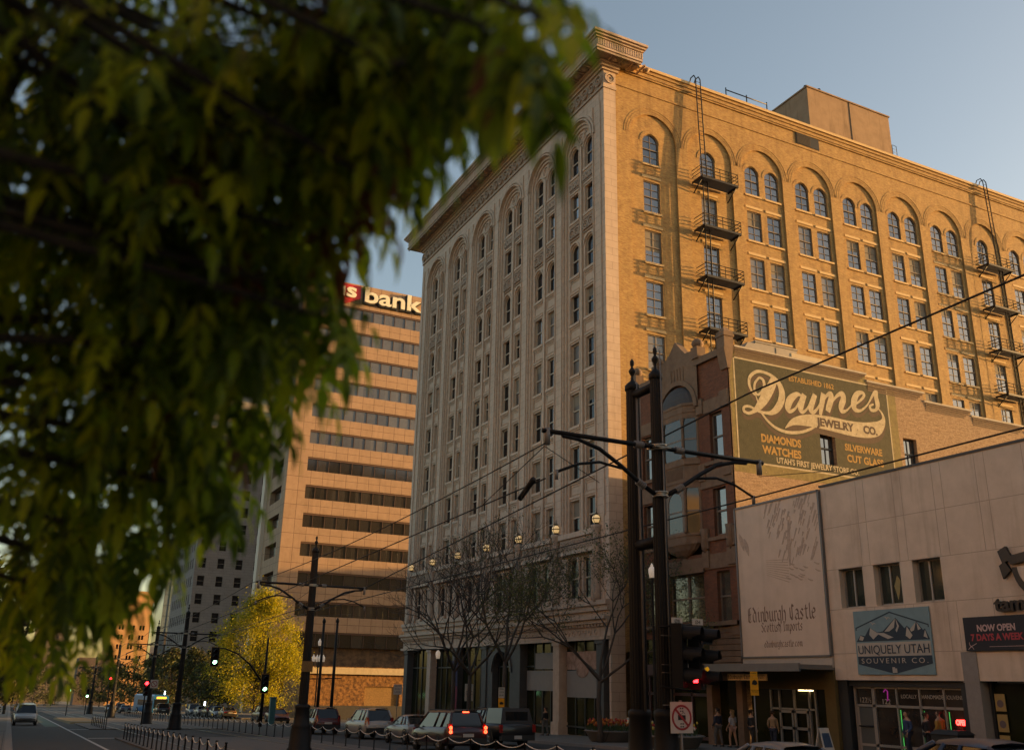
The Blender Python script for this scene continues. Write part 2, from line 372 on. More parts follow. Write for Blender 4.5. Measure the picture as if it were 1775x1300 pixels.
# frieze, bed moulding, cornice with return on the brick side
mb=MB(); TX(mb,F,KY+.0,KY2,45.2,45.32,-.12,.1); TX(mb,F,KY+.0,KY2,45.32,46.75,-.04,.1)
F5=lambda u,v,d:(KX-.04+d,u,v)
for k in range(37):
    u=KY+.5+k*1.0; ring(mb,F5,u,46.0,.46,.1,.15,14); ring(mb,F5,u+.06,45.96,.24,.1,.13,9); TX(mb,F5,u+.46,u+.54,45.5,46.55,-.05,0)
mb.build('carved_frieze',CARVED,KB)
mb=MB(); so_=MB(); co=1.55; xr=36.0
for z0,z1,d in ((46.75,46.95,.18),(46.95,47.15,.36),(47.15,47.3,.55)):
    mb.box(KX-d,KX+.5,KY-d,KY2+d,z0,z1); mb.box(KX+.5,KX+1.3,KY-d,KY+.3,z0,z1)
def corn(m_,d,z0,z1,xe): m_.box(KX-d,KX+.6,KY-d,KY2+d,z0,z1); m_.box(KX+.6,xe,KY-d,KY+.2,z0,z1)
corn(mb,1.45,47.45,47.62,xr-.3); corn(mb,1.38,47.62,48.3,xr-.36); corn(mb,1.5,48.3,48.45,xr-.2); corn(mb,1.66,48.45,48.62,xr-.1); corn(mb,1.8,48.62,48.82,xr+.0)
for k in range(190):      # flutes of the fascia
    y=KY-1.38+.1+k*.207; mb.box(KX-1.43,KX-1.37,y,y+.1,47.7,48.24)
for k in range(20): mb.box(KX-1.3+k*.207,KX-1.2+k*.207,KY-1.43,KY-1.37,47.7,48.24)
so_.box(KX-1.36,KX+.6,KY-1.36,KY2+1.3,47.36,47.45); so_.box(KX+.6,xr-.4,KY-1.36,KY+.2,47.36,47.45)
for k in range(38):       # coffer ribs and rosettes
    y=KY-.2+k*1.0; so_.box(KX-1.36,KX-.1,y-.07,y+.07,47.24,47.36); so_.lathe((KX-.85,y+.5,47.2),[(.1,0),(.28,.08),(.3,.17)],8)
for k in range(4):
    x=KX+.1+k*.95; so_.box(x-.07,x+.07,KY-1.36,KY,47.24,47.36); so_.lathe((x+.45,KY-.85,47.2),[(.1,0),(.28,.08),(.3,.17)],8)
so_.box(KX-1.36,KX-1.25,KY-1.36,KY2+1.3,47.24,47.36); so_.box(KX-1.36,xr-.4,KY-1.37,KY-1.25,47.24,47.36)
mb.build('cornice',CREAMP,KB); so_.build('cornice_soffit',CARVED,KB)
# corner strip that turns on to the side: light stone with a carved roundel
S=YW(KY); mb=MB(); mb.box(KX+.002,KX+1.08,KY-.03,KY+.2,gz(KY)-.3,45.2); mb.box(KX-.06,KX+1.14,KY-.1,KY+.2,45.2,45.4); mb.box(KX-.0,KX+1.1,KY-.05,KY+.2,45.4,46.8)
ring(mb,YW(KY-.05),KX+.55,46.1,.45,.13,.1,20); ring(mb,YW(KY-.05),KX+.55,46.1,.25,.12,.06,12); mb.build('corner_strip',CREAM,KB)
# ---- brick side
SB=[(37.5,1),(42.93,1),(48.26,2),(53.62,2),(58.98,2),(64.34,2),(69.7,2),(75.06,1),(80.42,2),(85.5,1)]
srow=[(39.78,42.44,1)]+[(35.68-4.14*k,38.31-4.14*k,0) for k in range(6)]
mb=MB(); wall(mb,S,KX+1.08,KX2,4,48.1,[(c-2.13,c+2.13,12,44.1,True) for c,_ in SB],.14,18); mb.box(KX2-.3,KX2,KY+.01,KY2,gz(KY),48.1); mb.box(KX+.6,KX2,KY2-.3,KY2,gz(KY),48.1)
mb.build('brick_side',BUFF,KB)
mb=MB(); tr=MB(); sl_=MB(); wins=[]
for c,nw in SB:
    S1=YW(KY+.14); hol=[]
    for a,z,ar in srow:
        for o in ((-1.03,1.03) if nw==2 else (-.2,)):
            wdt=.75 if nw==1 else .72; hol.append((c+o-wdt,c+o+wdt,a,z,bool(ar))); wins.append((c+o,wdt,a,z,ar,c))
    wall(mb,S1,c-2.14,c+2.14,12,44.1,hol,.16,12)
    for k in range(3): ring(tr,S,c,44.1-2.13,2.13+.02+k*.2+.17,.1,.01+.006*k,24,0,PI)
    for (u,wd,a,z,ar,_) in [q for q in wins if q[5]==c]:
        if ar: ring(tr,S1,u,z-wd,wd+.26,.22,.03,14,0,PI)
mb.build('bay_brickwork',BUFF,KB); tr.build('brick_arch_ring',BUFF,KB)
mb=MB()
for z0,z1,d in ((45.8,45.95,.06),(47.15,47.3,.1),(47.3,47.42,.16),(47.75,47.9,.08)): TX(mb,S,KX+1.1,KX2,z0,z1,-d,0)
mb.build('brick_string_course',BUFF,KB)
mb=MB(); mb.box(KX+1.1,KX2+.1,KY-.12,KY+.35,48.1,48.35); mb.build('parapet_coping',BUFFS,KB)
mb=MB(); mb.box(KX+.5,KX2-.2,KY+.3,KY2-.2,46.9,47.0); mb.build('roof',ROOFG,KB)
mb=MB(); mb.box(52.3,54.9,KY-.05,KY+.1,46.1,47.36); 
v_=MB()
for k in range(9): v_.box(52.38,53.9,KY-.09,KY-.05,46.2+k*.125,46.26+k*.125)
v_.build('wall_vent',mat('rusty_vent',(.05,.035,.028),.7),KB); mb.build('vent_frame',IRON,KB)
mb=MB(); mb.box(60.75,71.9,58,66,46.9,58.45); mb.box(60.65,72.0,57.9,66.1,58.45,58.6); pp=mb.build('penthouse',TAN,KB)
mb=MB(); mb.box(66.3,66.36,57.96,58,46.9,58.45)
for x,h in ((61.2,.5),(63,.7),(69.4,.55)): mb.lathe((x,58.6,58.6),[(.12,0),(.12,h*.6),(.22,h*.6),(.16,h)],8)
mb.build('penthouse_pipe',IRON,pp)
mb=MB()
for x in (72.2,72.8): mb.tube([(x,58.2,52),(x,58.2,55.4),(x,58.6,55.8)],.03,5)
for k in range(8): mb.tube([(72.2,58.2,52.2+k*.4),(72.8,58.2,52.2+k*.4)],.02,4)
mb.build('penthouse_ladder',IRON,pp)
mb=MB(); mb.tube([(45.5,KY+.6,49.5),(49.9,KY+.6,49.5)],.05,5); [mb.tube([(x,KY+.6,48.2),(x,KY+.6,49.7)],.05,5) for x in (45.5,47.7,49.9)]; mb.build('roof_rail',IRON,KB)
# ---- windows: one of each kind, then copies (frame > pane)
def window(name,w_,h_,arched,axis,fm,gm,cols,rowsn,parent,sill=None):
    """frame at the opening, centred on its sill, and its glass as a sub-part"""
    P=(lambda u,v,d:(d,u,v)) if axis=='X' else (lambda u,v,d:(u,d,v))
    m=MB(); t=.075; hw=w_/2
    TX(m,P,-hw,-hw+t,0,h_-(hw if arched else 0),-.05,.05); TX(m,P,hw-t,hw,0,h_-(hw if arched else 0),-.05,.05); TX(m,P,-hw,hw,0,t,-.05,.05); TX(m,P,-hw,hw,h_*.5-.045,h_*.5+.045,-.07,.03)
    if arched: ring(m,P,0,h_-hw,hw,t,.05,14,0,PI)
    else: TX(m,P,-hw,hw,h_-t,h_,-.05,.05)
    for k in range(1,cols): TX(m,P,-hw+w_*k/cols-.022,-hw+w_*k/cols+.022,0,h_-.05,-.03,.02)
    for k in range(1,rowsn):
        if abs(k/rowsn-.5)>.01: TX(m,P,-hw+.02,hw-.02,h_*k/rowsn-.022,h_*k/rowsn+.022,-.03,.02)
    f=m.build(name,fm,parent,loc=(0,0,0)); g=MB()
    lp=[(-hw,0),(hw,0)]+(arch_pts(0,hw,h_-hw,12) if arched else [(hw,h_),(-hw,h_)])
    g.add([P(a,b,.01) for a,b in lp],[list(range(len(lp)))]); 
    go=bpy.data.objects.new('pane',bpy.data.meshes.new('pane')); go.data.from_pydata(g.v,[],g.f); go.data.materials.append(gm); COL.objects.link(go); go.parent=f
    f.data.clear_geometry(); f.data.from_pydata(m.v,[],m.f); f.data.update()
    if sill:
        m2=MB(); TX(m2,P,-hw-.12,hw+.12,-.16,0,-.24,-.12); sub=[('sill',m2)]
        if not arched: m3=MB(); TX(m3,P,-hw-.14,hw+.14,h_+.22,h_+.44,-.185,-.12); sub.append(('lintel',m3))
        for nm,mm in sub:
            so2=bpy.data.objects.new(nm,bpy.data.meshes.new(nm)); so2.data.from_pydata(mm.v,[],mm.f); so2.data.materials.append(sill); COL.objects.link(so2); so2.parent=f
    return f
BLIND=mat('linen_roller_blind',(.23,.195,.15),.8,var=.3,vscale=4,rand=.5)
def place_windows(proto,spots,parent,panes=None,blind=None):
    bl={}
    rebuild_kids(); off=parent.location
    for i,p in enumerate(spots):
        o=proto if i==0 else dup(proto,parent); o.location=Vector(p)-off
        if panes:
            q=[c for c in KID.get(o.name,[]) if c.name.startswith('pane')][0]; q.material_slots[0].link='OBJECT'; q.material_slots[0].material=rnd.choice(panes)
        if blind and rnd.random()<.42:
            w_,h_,ax=blind; fr=rnd.choice((.22,.35,.5,.62)); P=(lambda u,v,d:(d,u,v)) if ax=='X' else (lambda u,v,d:(u,d,v))
            if fr not in bl: bl[fr]=bpy.data.meshes.new('roller_blind'); bl[fr].from_pydata([P(-w_/2+.05,h_*(1-fr),.005),P(w_/2-.05,h_*(1-fr),.005),P(w_/2-.05,h_-.05,.005),P(-w_/2+.05,h_-.05,.005)],[],[[0,1,2,3]]); bl[fr].materials.append(BLIND)
            bo=bpy.data.objects.new('roller_blind',bl[fr]); COL.objects.link(bo); bo.parent=o
DP=[GLASS]*14+[mat('blind_pane',(.11,.09,.075),.3,var=.3),mat('reflecting_pane',(.03,.035,.04),.04,spec=1,ior=2.3)]; SP=[SGLASS,SGLASS,SGLASS,mat('dim_sky_pane',(.03,.032,.036),.06,spec=1,ior=1.75,var=.4),mat('pale_blind_pane',(.17,.16,.15),.25,spec=.8,var=.3)]
fa=[(KX+.6,b+s*1.09,a) for b in BAY for s in (-1,1) for a,c,ar in rows if ar]
fr_=[(KX+.6,b+s*1.09,a) for b in BAY for s in (-1,1) for a,c,ar in rows if not ar]
f2=[(KX+.32,b+s*.95,7.5) for b in BAY for s in (-1,1)]
place_windows(window('arched_window',1.2,2.6,True,'X',SASHC,GLASS,1,2,KB),fa,KB,DP)
place_windows(window('sash_window',1.2,2.42,False,'X',SASHC,GLASS,1,2,KB),fr_,KB,DP,(1.2,2.42,'X'))
place_windows(window('pier_window',1.16,2.7,False,'X',SASHC,GLASS,1,2,KB),f2,KB,DP)
sa=[(u,KY+.27,a) for u,wd,a,z,ar,c in wins if ar]; sr=[(u,KY+.27,a) for u,wd,a,z,ar,c in wins if not ar and u<84 and a>13+max(0,(u-50))*.25]
place_windows(window('arched_multipane_window',1.46,2.66,True,'Y',SASHD,SGLASS,2,4,KB,BUFFS),sa,KB,SP)
place_windows(window('multipane_window',1.46,2.63,False,'Y',SASHD,SGLASS,2,4,KB,BUFFS),sr,KB,SP,(1.46,2.63,'Y'))
# ---- fire escapes with platforms and a straight ladder
def fire_escape(x0,xl,nplat):
    lad=MB()
    for x in (xl,xl+.45):
        lad.tube([(x,KY+.5,48.6),(x,KY+.25,49.1),(x,KY-.15,49.1),(x,KY-.35,48.7),(x,KY-.45,44),(x,KY-.62,39),(x,KY-.62,12)],.05,5)
    for k in range(84): lad.tube([(xl,KY-.36-(.26*min(1,k/24)),48.4-k*.42),(xl+.45,KY-.36-(.26*min(1,k/24)),48.4-k*.42)],.022,4,False)
    f=lad.build('fire_escape',IRON,KB)
    for k in range(nplat):
        z=39.25-4.14*k; m=MB(); x1=x0+3.5; ya,yb=KY-1.25,KY-.02
        for q in range(14): m.box(x0,x1,yb-.02-q*.093,yb+.035-q*.093,z-.03,z)
        for x in (x0,x1): m.box(x-.04,x+.04,ya,yb,z-.16,z)
        m.box(x0,x1,ya-.04,ya+.04,z-.18,z)
        for h in (.35,.65,.95):
            m.tube([(x0,yb,z+h),(x0,ya,z+h),(x1,ya,z+h),(x1,yb,z+h)],.036,4,False,False)
        for x in (x0,x0+.88,x0+1.75,x0+2.63,x1): m.tube([(x,ya,z),(x,ya,z+.98)],.034,4)
        for x in (x0+.1,x1-.1): m.tube([(x,ya+.1,z-.1),(x,yb,z-.95)],.05,5)
        m.build('platform',IRON,f)
fire_escape(41.05,41.6,5); fire_escape(73.45,75.75,5)
# ---- globe lamps on the figured piers
GLOBE=mat('milk_glass_globe',(.62,.52,.36),.2,emit=(1,.72,.35),estr=.14)
def globe(y):
    m=MB(); m.sphere((KX-.15,y,12.45),.3,16,10); g=m.build('globe_lamp',GLOBE,KB)
    m=MB(); m.lathe((KX-.15,y,12.0),[(.3,0),(.26,.1),(.14,.12),(.16,.2)],10); m.lathe((KX-.15,y,12.73),[(.12,0),(.1,.1),(.03,.14),(.01,.42)],8); m.lathe((KX-.15,y,12.42),[(.305,0),(.325,.0),(.325,.06),(.305,.06)],16)
    for a in range(4): m.tube([(KX-.15+.32*cos(t)*cos(a*PI/2+.4),y+.32*cos(t)*sin(a*PI/2+.4),12.45+.32*sin(t)) for t in [-1.3+k*.26 for k in range(11)]],.018,4)
    m.build('lamp_cage',IRON,g)
for i in range(7): globe(BAY[0]-2.9+i*5.79-(.35 if i==6 else -.35 if i==0 else 0))
# ---------------------------------------------------------------- ground, road, track bed, pavements
def strip(name,x0,x1,y0,y1,h,m,step=None,curb=False,**k):
    b=MB(); ys=[y0,y1]
    b.hexa([(x0,y0,gz(y0)+h-.3),(x1,y0,gz(y0)+h-.3),(x1,y1,gz(y1)+h-.3),(x0,y1,gz(y1)+h-.3)],[(x0,y0,gz(y0)+h),(x1,y0,gz(y0)+h),(x1,y1,gz(y1)+h),(x0,y1,gz(y1)+h)])
    return b.build(name,m,kind='structure',**k)
ASPH=mat('asphalt',(.052,.05,.05),.9,var=.5,vscale=.5,bump=.3,bscale=60,grain=.4,stain=.3)
CONC=mat('pavement_concrete',(.17,.155,.14),.9,var=.4,vscale=.7,bump=.2,bscale=30,grain=.3,brick=(1.5,1.5,.02,(.16,.145,.13),(.08,.075,.07)))
PAVER=mat('track_paver',(.13,.115,.105),.9,var=.4,vscale=.8,grain=.3)
b=MB(); b.quad((-900,-300,gz(-300)-.05),(1500,-300,gz(-300)-.05),(1500,3500,gz(3500)-.05),(-900,3500,gz(3500)-.05)); b.build('ground',mat('earth',(.09,.08,.07),.95,var=.5,vscale=.05),kind='structure')
b=MB(); b.quad((.4,-80,gz(-80)),(26.5,-80,gz(-80)),(26.5,1500,gz(1500)),(.4,1500,gz(1500))); b.build('road',ASPH,kind='structure')
strip('pavement',-8,.1,-80,700,.15,CONC); strip('pavement',26.8,33.6,-80,100,.15,CONC); strip('pavement',26.8,33.6,128,700,.15,CONC)
KERB=mat('kerb_stone',(.22,.2,.185),.9,var=.4,grain=.3)
strip('kerb',.1,.42,-80,700,.15,KERB); strip('kerb',26.5,26.8,-80,100,.15,KERB); strip('kerb',26.5,26.8,128,700,.15,KERB)
strip('track_bed',5.6,15.5,-60,60.5,.07,PAVER); strip('track_bed',5.6,15.5,80,300,.07,PAVER)
b=MB(); b.quad((26.8,100,gz(100)+.01),(200,100,gz(100)+.01),(200,128,gz(128)+.01),(26.8,128,gz(128)+.01)); b.build('cross_street',ASPH,kind='structure')
RAIL=mat('rail_steel',(.2,.18,.16),.35,metal=.9,var=.3)
for x in (7.4,8.83,12.6,14.03):
    b=MB(); b.hexa([(x,-60,gz(-60)+.06),(x+.07,-60,gz(-60)+.06),(x+.07,300,gz(300)+.06),(x,300,gz(300)+.06)],[(x,-60,gz(-60)+.085),(x+.07,-60,gz(-60)+.085),(x+.07,300,gz(300)+.085),(x,300,gz(300)+.085)]); b.build('track_rail',RAIL,kind='structure')
WP=mat('road_paint',(.55,.53,.5),.8,var=.6,vscale=3,grain=.5)
def paint(x0,x1,y0,y1,name='road_marking',m=WP):
    b=MB(); b.quad((x0,y0,gz(y0)+.006),(x1,y0,gz(y0)+.006),(x1,y1,gz(y1)+.006),(x0,y1,gz(y1)+.006)); b.build(name,m,kind='structure')
paint(4.05,4.2,-40,180); paint(4.3,5.9,61.5,62.1); paint(4.2,8.2,80.6,81.2)
for k in range(14): paint(21.4,21.52,-10+k*12,-7+k*12)
paint(2.9,4.0,90,180,'cycle_lane',mat('green_lane_paint',(.09,.15,.12),.9,var=.7,vscale=2))
b=MB(); b.hexa([(5.2,100,gz(100)),(8.2,100,gz(100)),(8.2,128,gz(128)),(4.8,128,gz(128))],[(5.4,100.3,gz(100)+.16),(8,100.3,gz(100)+.16),(8,127.7,gz(128)+.16),(5,127.7,gz(128)+.16)]); b.build('median_pavement',mat('yellow_paver',(.22,.15,.07),.9,var=.4,grain=.3),kind='structure')
# ---------------------------------------------------------------- narrow brick block with a painted sign on its side
DY=39.16; DB=empty('jewelry_brick_building',(33,DY,gz(DY)),'narrow red brick and sandstone block with a large painted sign on its side wall','building')
RED=mat('red_brick',(.25,.066,.02),.85,brick=(.21,.07,.014,(.17,.042,.015),(.16,.09,.055)),var=.6,vscale=1.2,stain=.6,course=.6,grain=.3,gscale=8)
SAND=mat('brown_sandstone',(.20,.125,.08),.9,var=.6,vscale=1.5,bump=.6,bscale=8,stain=.4)
OLDB=mat('weathered_pink_brick',(.46,.30,.17),.95,brick=(.21,.07,.014,(.38,.23,.13),(.5,.37,.25)),var=.6,vscale=2.5,bump=.7,bscale=9,grain=.65,gscale=9,course=.8)
F=XW(33.0); b0=43.75
mb=MB(); wall(mb,F,39.2,48.4,4.6,20.3,[(39.9,41.0,14.0,16.75,False),(39.9,41.0,9.85,12.45,False),(39.9,41.0,5.3,7.95,False),(46.6,47.7,14.0,16.75,False),(46.6,47.7,9.85,12.45,False),(46.6,47.7,5.3,7.95,False),(42.1,45.4,5.4,7.98,False),(42.1,45.5,9,19.1,True)],.3,16)
mb.build('brick_front',RED,DB)
mb=MB()
for yc in (39.55,41.72,45.85,48.1):      # sandstone pilasters with brackets
    wv=.28 if yc>40 else .34
    for z0,z1 in ((4.6,5.2),(8.2,9.1),(9.2,10.2),(13.0,13.9),(16.9,17.8)): TX(mb,F,yc-wv,yc+wv,z0,z1,-.16,0)
    mb.lathe((32.9,yc,9.0),[(.08,0),(.24,.4),(.2,.9),(.3,1.3)],8); 
for z0,z1,d in ((8.1,8.9,.08),(12.55,13.5,.08),(16.85,17.6,.07),(5.1,5.3,.3),(19.9,20.3,.2),(9.6,9.8,.12),(13.8,14.0,.12)):
    for ya,yb in ((39.2,41.95),(45.55,48.4)): TX(mb,F,ya,yb,z0,z1,-d,0)
TX(mb,F,41.95,45.55,8.0,8.8,-.08,0); TX(mb,F,39.2,48.4,5.1,5.32,-.28,0); TX(mb,F,41.95,45.55,8.0,8.2,-.14,0)
# gabled attic over the oriel
P=F; pts=[(41.75,19.0),(41.75,20.95),(42.8,20.97),(43.2,21.35),(43.75,21.95),(44.3,21.35),(44.9,20.97),(45.75,20.95),(45.75,19.0)]
ar=arch_pts(43.75,1.68,17.45,14)
wall(mb,lambda u,v,d:(32.84+d,u,v),41.75,45.75,17.4,20.9,[(42.07,45.43,17.4,19.13,True)],.4,16)
mb.prism([(32.84,a,c) for a,c in [(41.75,20.9),(42.8,20.95),(43.2,21.35),(43.75,21.95),(44.3,21.35),(44.9,20.95),(45.75,20.9)]],(.5,0,0))
ring(mb,lambda u,v,d:(32.84+d,u,v),43.75,17.45,1.98,.3,.1,20,0,PI)
for k in range(5): TX(mb,lambda u,v,d:(32.84+d,u,v),43.0+k*.3,43.12+k*.3,19.25,20.2,-.04,0)
mb.build('sandstone_trim',SAND,DB)
for yc in (41.75,45.75,48.1): mb=MB(); mb.box(32.7,33.3,yc-.3,yc+.3,20.3,21.0); mb.sphere((33,yc,21.25),.36,10,8,1,1,.9); mb.build('finial',SAND,DB)
mb=MB(); mb.box(32.75,33.4,39.05,39.75,20.2,21.2); mb.box(32.7,33.45,39.0,39.8,20.9,21.05); mb.hexa([(32.8,39.1,21.2),(33.4,39.1,21.2),(33.4,39.7,21.2),(32.8,39.7,21.2)],[(32.95,39.3,21.5),(33.2,39.3,21.5),(33.2,39.5,21.5),(32.95,39.5,21.5)]); mb.hexa([(32.9,39.05,19.0),(33.1,39.05,19.0),(33.1,39.7,19.0),(32.9,39.7,19.0)],[(32.7,39.05,20.2),(33.4,39.05,20.2),(33.4,39.75,20.2),(32.7,39.75,20.2)]); mb.build('corner_pinnacle',SAND,DB)
# oriel: three sided bay over two floors on a bowl shaped corbel, half dome on top
def bay_ring(r,z): return [(33-.0,43.75+1.66*r,z),(33-.55*r,43.75+.95*r,z),(33-.55*r,43.75-.95*r,z),(33,43.75-1.66*r,z)]
mb=MB()
def bayband(z0,z1,r):
    a,b_=bay_ring(r,z0),bay_ring(r,z1); mb.add(a+b_,[[0,1,5,4],[1,2,6,5],[2,3,7,6],[0,3,2,1],[4,5,6,7]])
for z0,z1,r in ((9.7,10.1,1.0),(10.05,10.2,1.06),(12.75,13.1,1.0),(13.1,13.25,1.07),(13.25,14.1,.98),(14.1,14.35,1.07),(14.35,14.5,1.0),(16.85,17.2,1.0),(17.2,17.6,1.04),(17.6,17.75,1.1)): bayband(z0,z1,r)
for z0,z1 in ((10.2,12.75),(14.5,16.85)):
    for p in bay_ring(1.0,0): mb.lathe((p[0],p[1],z0),[(.13,0),(.09,.2),(.09,z1-z0-.3),(.15,z1-z0)],8)
for i in range(16):
    u=42.95+i*.1; TX(mb,lambda u,v,d:(32.46+d,u,v),u,u+.05,13.35,14.0,-.03,.1)
pr=[(.12,8.55),(.16,8.9),(.5,9.05),(.95,9.3),(1.15,9.5),(1.3,9.6),(1.3,9.72)]
n_=20; vs=[]
for r,z in pr:
    for j in range(n_+1):
        a=PI*j/n_; f_=1+.035*(j%2); vs.append((33-.55*r/1.3*1.05*sin(a)*f_,43.75+1.66*r/1.3*cos(a)*f_,z))
mb.add(vs,[[i*(n_+1)+j,i*(n_+1)+j+1,(i+1)*(n_+1)+j+1,(i+1)*(n_+1)+j] for i in range(len(pr)-1) for j in range(n_)])
mb.build('oriel',SAND,DB)
mb=MB()
for z0,z1 in ((10.2,12.75),(14.5,16.85)):
    mb=MB(); a,b_=bay_ring(.96,z0),bay_ring(.96,z1); mb.add(a+b_,[[0,1,5,4],[1,2,6,5],[2,3,7,6]]); g=mb.build('oriel_window',mat('brown_oriel_glass',(.035,.026,.018),.06,spec=.7,ior=1.5,var=.5,vscale=.8),DB)
mb=MB()
for z in (11.45,15.6):
    a,b_=bay_ring(.985,z-.05),bay_ring(.985,z+.05); mb.add(a+b_,[[0,1,5,4],[1,2,6,5],[2,3,7,6]])
wall(mb,lambda u,v,d:(32.44+d,u,v),42.9,44.6,10.2,12.8,[(43.1,44.4,10.3,12.6,True)],.08)
mb.build('oriel_frame',SASHD,g)
mb=MB(); vs=[]
for i in range(7):
    t=PI/2*i/6
    for j in range(13):
        a=PI*j/12; vs.append((33-.62*cos(t)*sin(a),43.75+1.6*cos(t)*cos(a),17.75+1.3*sin(t)))
mb.add(vs,[[i*13+j,i*13+j+1,(i+1)*13+j+1,(i+1)*13+j] for i in range(6) for j in range(12)]); mb.build('oriel_dome',mat('dark_slate_dome',(.045,.04,.04),.7,var=.4),DB)
place_windows(window('front_window',1.1,2.66,False,'X',SASHD,SGLASS,1,2,DB),[(33.25,40.45,14.05),(33.25,40.45,9.87),(33.25,40.45,5.3),(33.25,47.15,14.05),(33.25,47.15,9.87),(33.25,47.15,5.3)],DB)
place_windows(window('wide_front_window',1.62,2.58,False,'X',SASHD,mat('painted_reflection_glass',(.03,.028,.022),.05,spec=1,col2=(.05,.035,.012),vscale=1.2),1,2,DB),[(33.25,42.93,5.4),(33.25,44.57,5.4)],DB)  # reflected trees painted as warm patches in the glass colour
# ground floor: rusticated pier, dark shopfront, small dark blade sign
mb=MB()
for k in range(9): TX(mb,F,39.25,41.75,5.05-.3*(k+1),5.05-.3*k-.03,-.08-.03*(k%2),.4)
mb.build('rusticated_base',SAND,DB)
for yc in (39.5,41.9,45.9): mb=MB(); mb.box(32.85,33.4,yc-.22,yc+.22,-1.1,2.4); mb.build('shop_pier',SAND,DB)
mb=MB(); mb.box(33.4,33.5,39.2,48.3,-1.2,4.6); mb.build('shop_window',MT['shop_glass'],DB)
mb=MB(); 
for yc in (42.2,44,46.2,48): mb.box(33.3,33.42,yc-.07,yc+.07,-1.1,2.6)
for z in (-.6,1.6,2.6): mb.box(33.3,33.42,42,48.3,z-.08,z+.08)
mb.box(33.1,33.4,41.9,48.3,2.6,3.2); mb.build('shop_frame',mat('dark_red_wood',(.06,.022,.018),.6,var=.3),DB)
# side wall with stepped parapet
S=YW(DY); mb=MB()
for x0,x1,zt,hs in ((33.05,43.65,20.35,[(39.5,40.68,14.3,16.3,False)]),(43.65,48.6,19.9,[(46.35,47.5,14.9,16.75,False)]),(48.6,52.9,19.35,[]),(52.9,58.1,19.0,[]),(58.1,76,18.6,[])): wall(mb,S,x0,x1,-1,zt,hs,.35); mb.box(x0,x1,DY+.35,DY+.4,16,zt); mb.quad((x0,DY,zt),(x1,DY,zt),(x1,DY+.4,zt),(x0,DY+.4,zt))
mb.box(75.8,76,DY,48.4,0,16.2); mb.quad((33.2,48.4,-1),(76,48.4,-1),(76,48.4,16.2),(33.2,48.4,16.2)); mb.quad((33.2,48.4,16.2),(33.9,48.4,16.2),(33.9,48.4,20.3),(33.2,48.4,20.3)); mb.build('side_wall',OLDB,DB)
mb=MB()
for x0,x1,zt in ((33.5,43.75,20.35),(43.7,48.7,19.9),(48.6,53,19.35),(52.9,58.2,19.0),(58.1,76,18.6)): mb.box(x0,x1,DY-.06,DY+.42,zt,zt+.12)
mb.build('wall_coping',mat('pale_coping',(.42,.36,.28),.85,var=.4),DB)
mb=MB()
for x0,x1,zt in ((33.5,43.6,20.33),(43.75,48.5,19.88),(48.7,52.8,19.33),(53,58,18.98)):
    for k in range(4): mb.box(x0,x1-.2*k,DY-.05+.012*k,DY+.02,zt-.12-.14*k,zt-.02-.14*k)
mb.build('corbel_course',mat('sooty_brick',(.16,.1,.065),.95,brick=(.21,.07,.012,(.2,.13,.08),(.1,.07,.05)),var=.6,vscale=2),DB)
mb=MB(); mb.box(33.3,75.8,DY+.4,48.3,16.0,16.2); mb.build('roof',ROOFG,DB)
place_windows(window('side_window',1.18,2.0,False,'Y',mat('black_sash',(.02,.02,.02),.5),SGLASS,2,2,DB),[(40.09,DY+.28,14.3),(46.92,DY+.28,14.8)],DB)
def worn(name,col,col2,hole=.66):
    m=mat(name,col,.9,var=.5,vscale=3,col2=col2,grain=.35,bump=.5,bscale=14); n=m.node_tree; N=n.nodes; L=n.links; b_=N['Principled BSDF']
    tc=[x for x in N if x.type=='TEX_COORD'][0]; x=N.new('ShaderNodeTexNoise'); x.inputs['Scale'].default_value=5.5; x.inputs['Detail'].default_value=8; x.inputs['Roughness'].default_value=.75; L.new(tc.outputs['Object'],x.inputs['Vector'])
    g_=N.new('ShaderNodeMath'); g_.operation='LESS_THAN'; g_.inputs[1].default_value=hole; L.new(x.outputs[0],g_.inputs[0]); L.new(g_.outputs[0],b_.inputs['Alpha']); return m
sg=MB(); [sg.box(a,c,DY-.004,DY-.002,e,f) for a,c,e,f in ((33.1,39.5,13.15,20.2),(39.5,40.68,13.15,14.3),(39.5,40.68,16.3,20.2),(40.68,43.62,13.15,20.2),(43.62,46.05,13.15,19.85))]; SG=sg.build('painted_sign',worn('olive_border_paint',(.26,.205,.075),(.19,.145,.055),.6),DB)
sg=MB(); sg.box(33.4,39.5,DY-.007,DY-.005,13.75,19.75); sg.box(40.68,45.37,DY-.007,DY-.005,13.75,19.75); sg.box(39.5,40.68,DY-.007,DY-.005,13.75,14.3); sg.box(39.5,40.68,DY-.007,DY-.005,16.3,19.75); sg.build('sign_field',worn('dark_olive_paint',(.046,.046,.021),(.066,.062,.032),.61),SG)
CRP=worn('cream_sign_paint',(.58,.49,.33),(.47,.39,.25),.63); BRP=worn('brown_sign_paint',(.10,.062,.042),(.085,.052,.036),.66); ORP=worn('ochre_sign_paint',(.50,.29,.085),(.42,.24,.07),.64)
sg=MB()
for a in ((33.4,45.37,19.68,19.77),(33.4,45.37,13.72,13.81),(33.38,33.47,13.72,19.77),(45.3,45.39,13.72,19.77)): sg.box(a[0],a[1],DY-.011,DY-.009,a[2],a[3])
sg.build('sign_outline',CRP,SG)
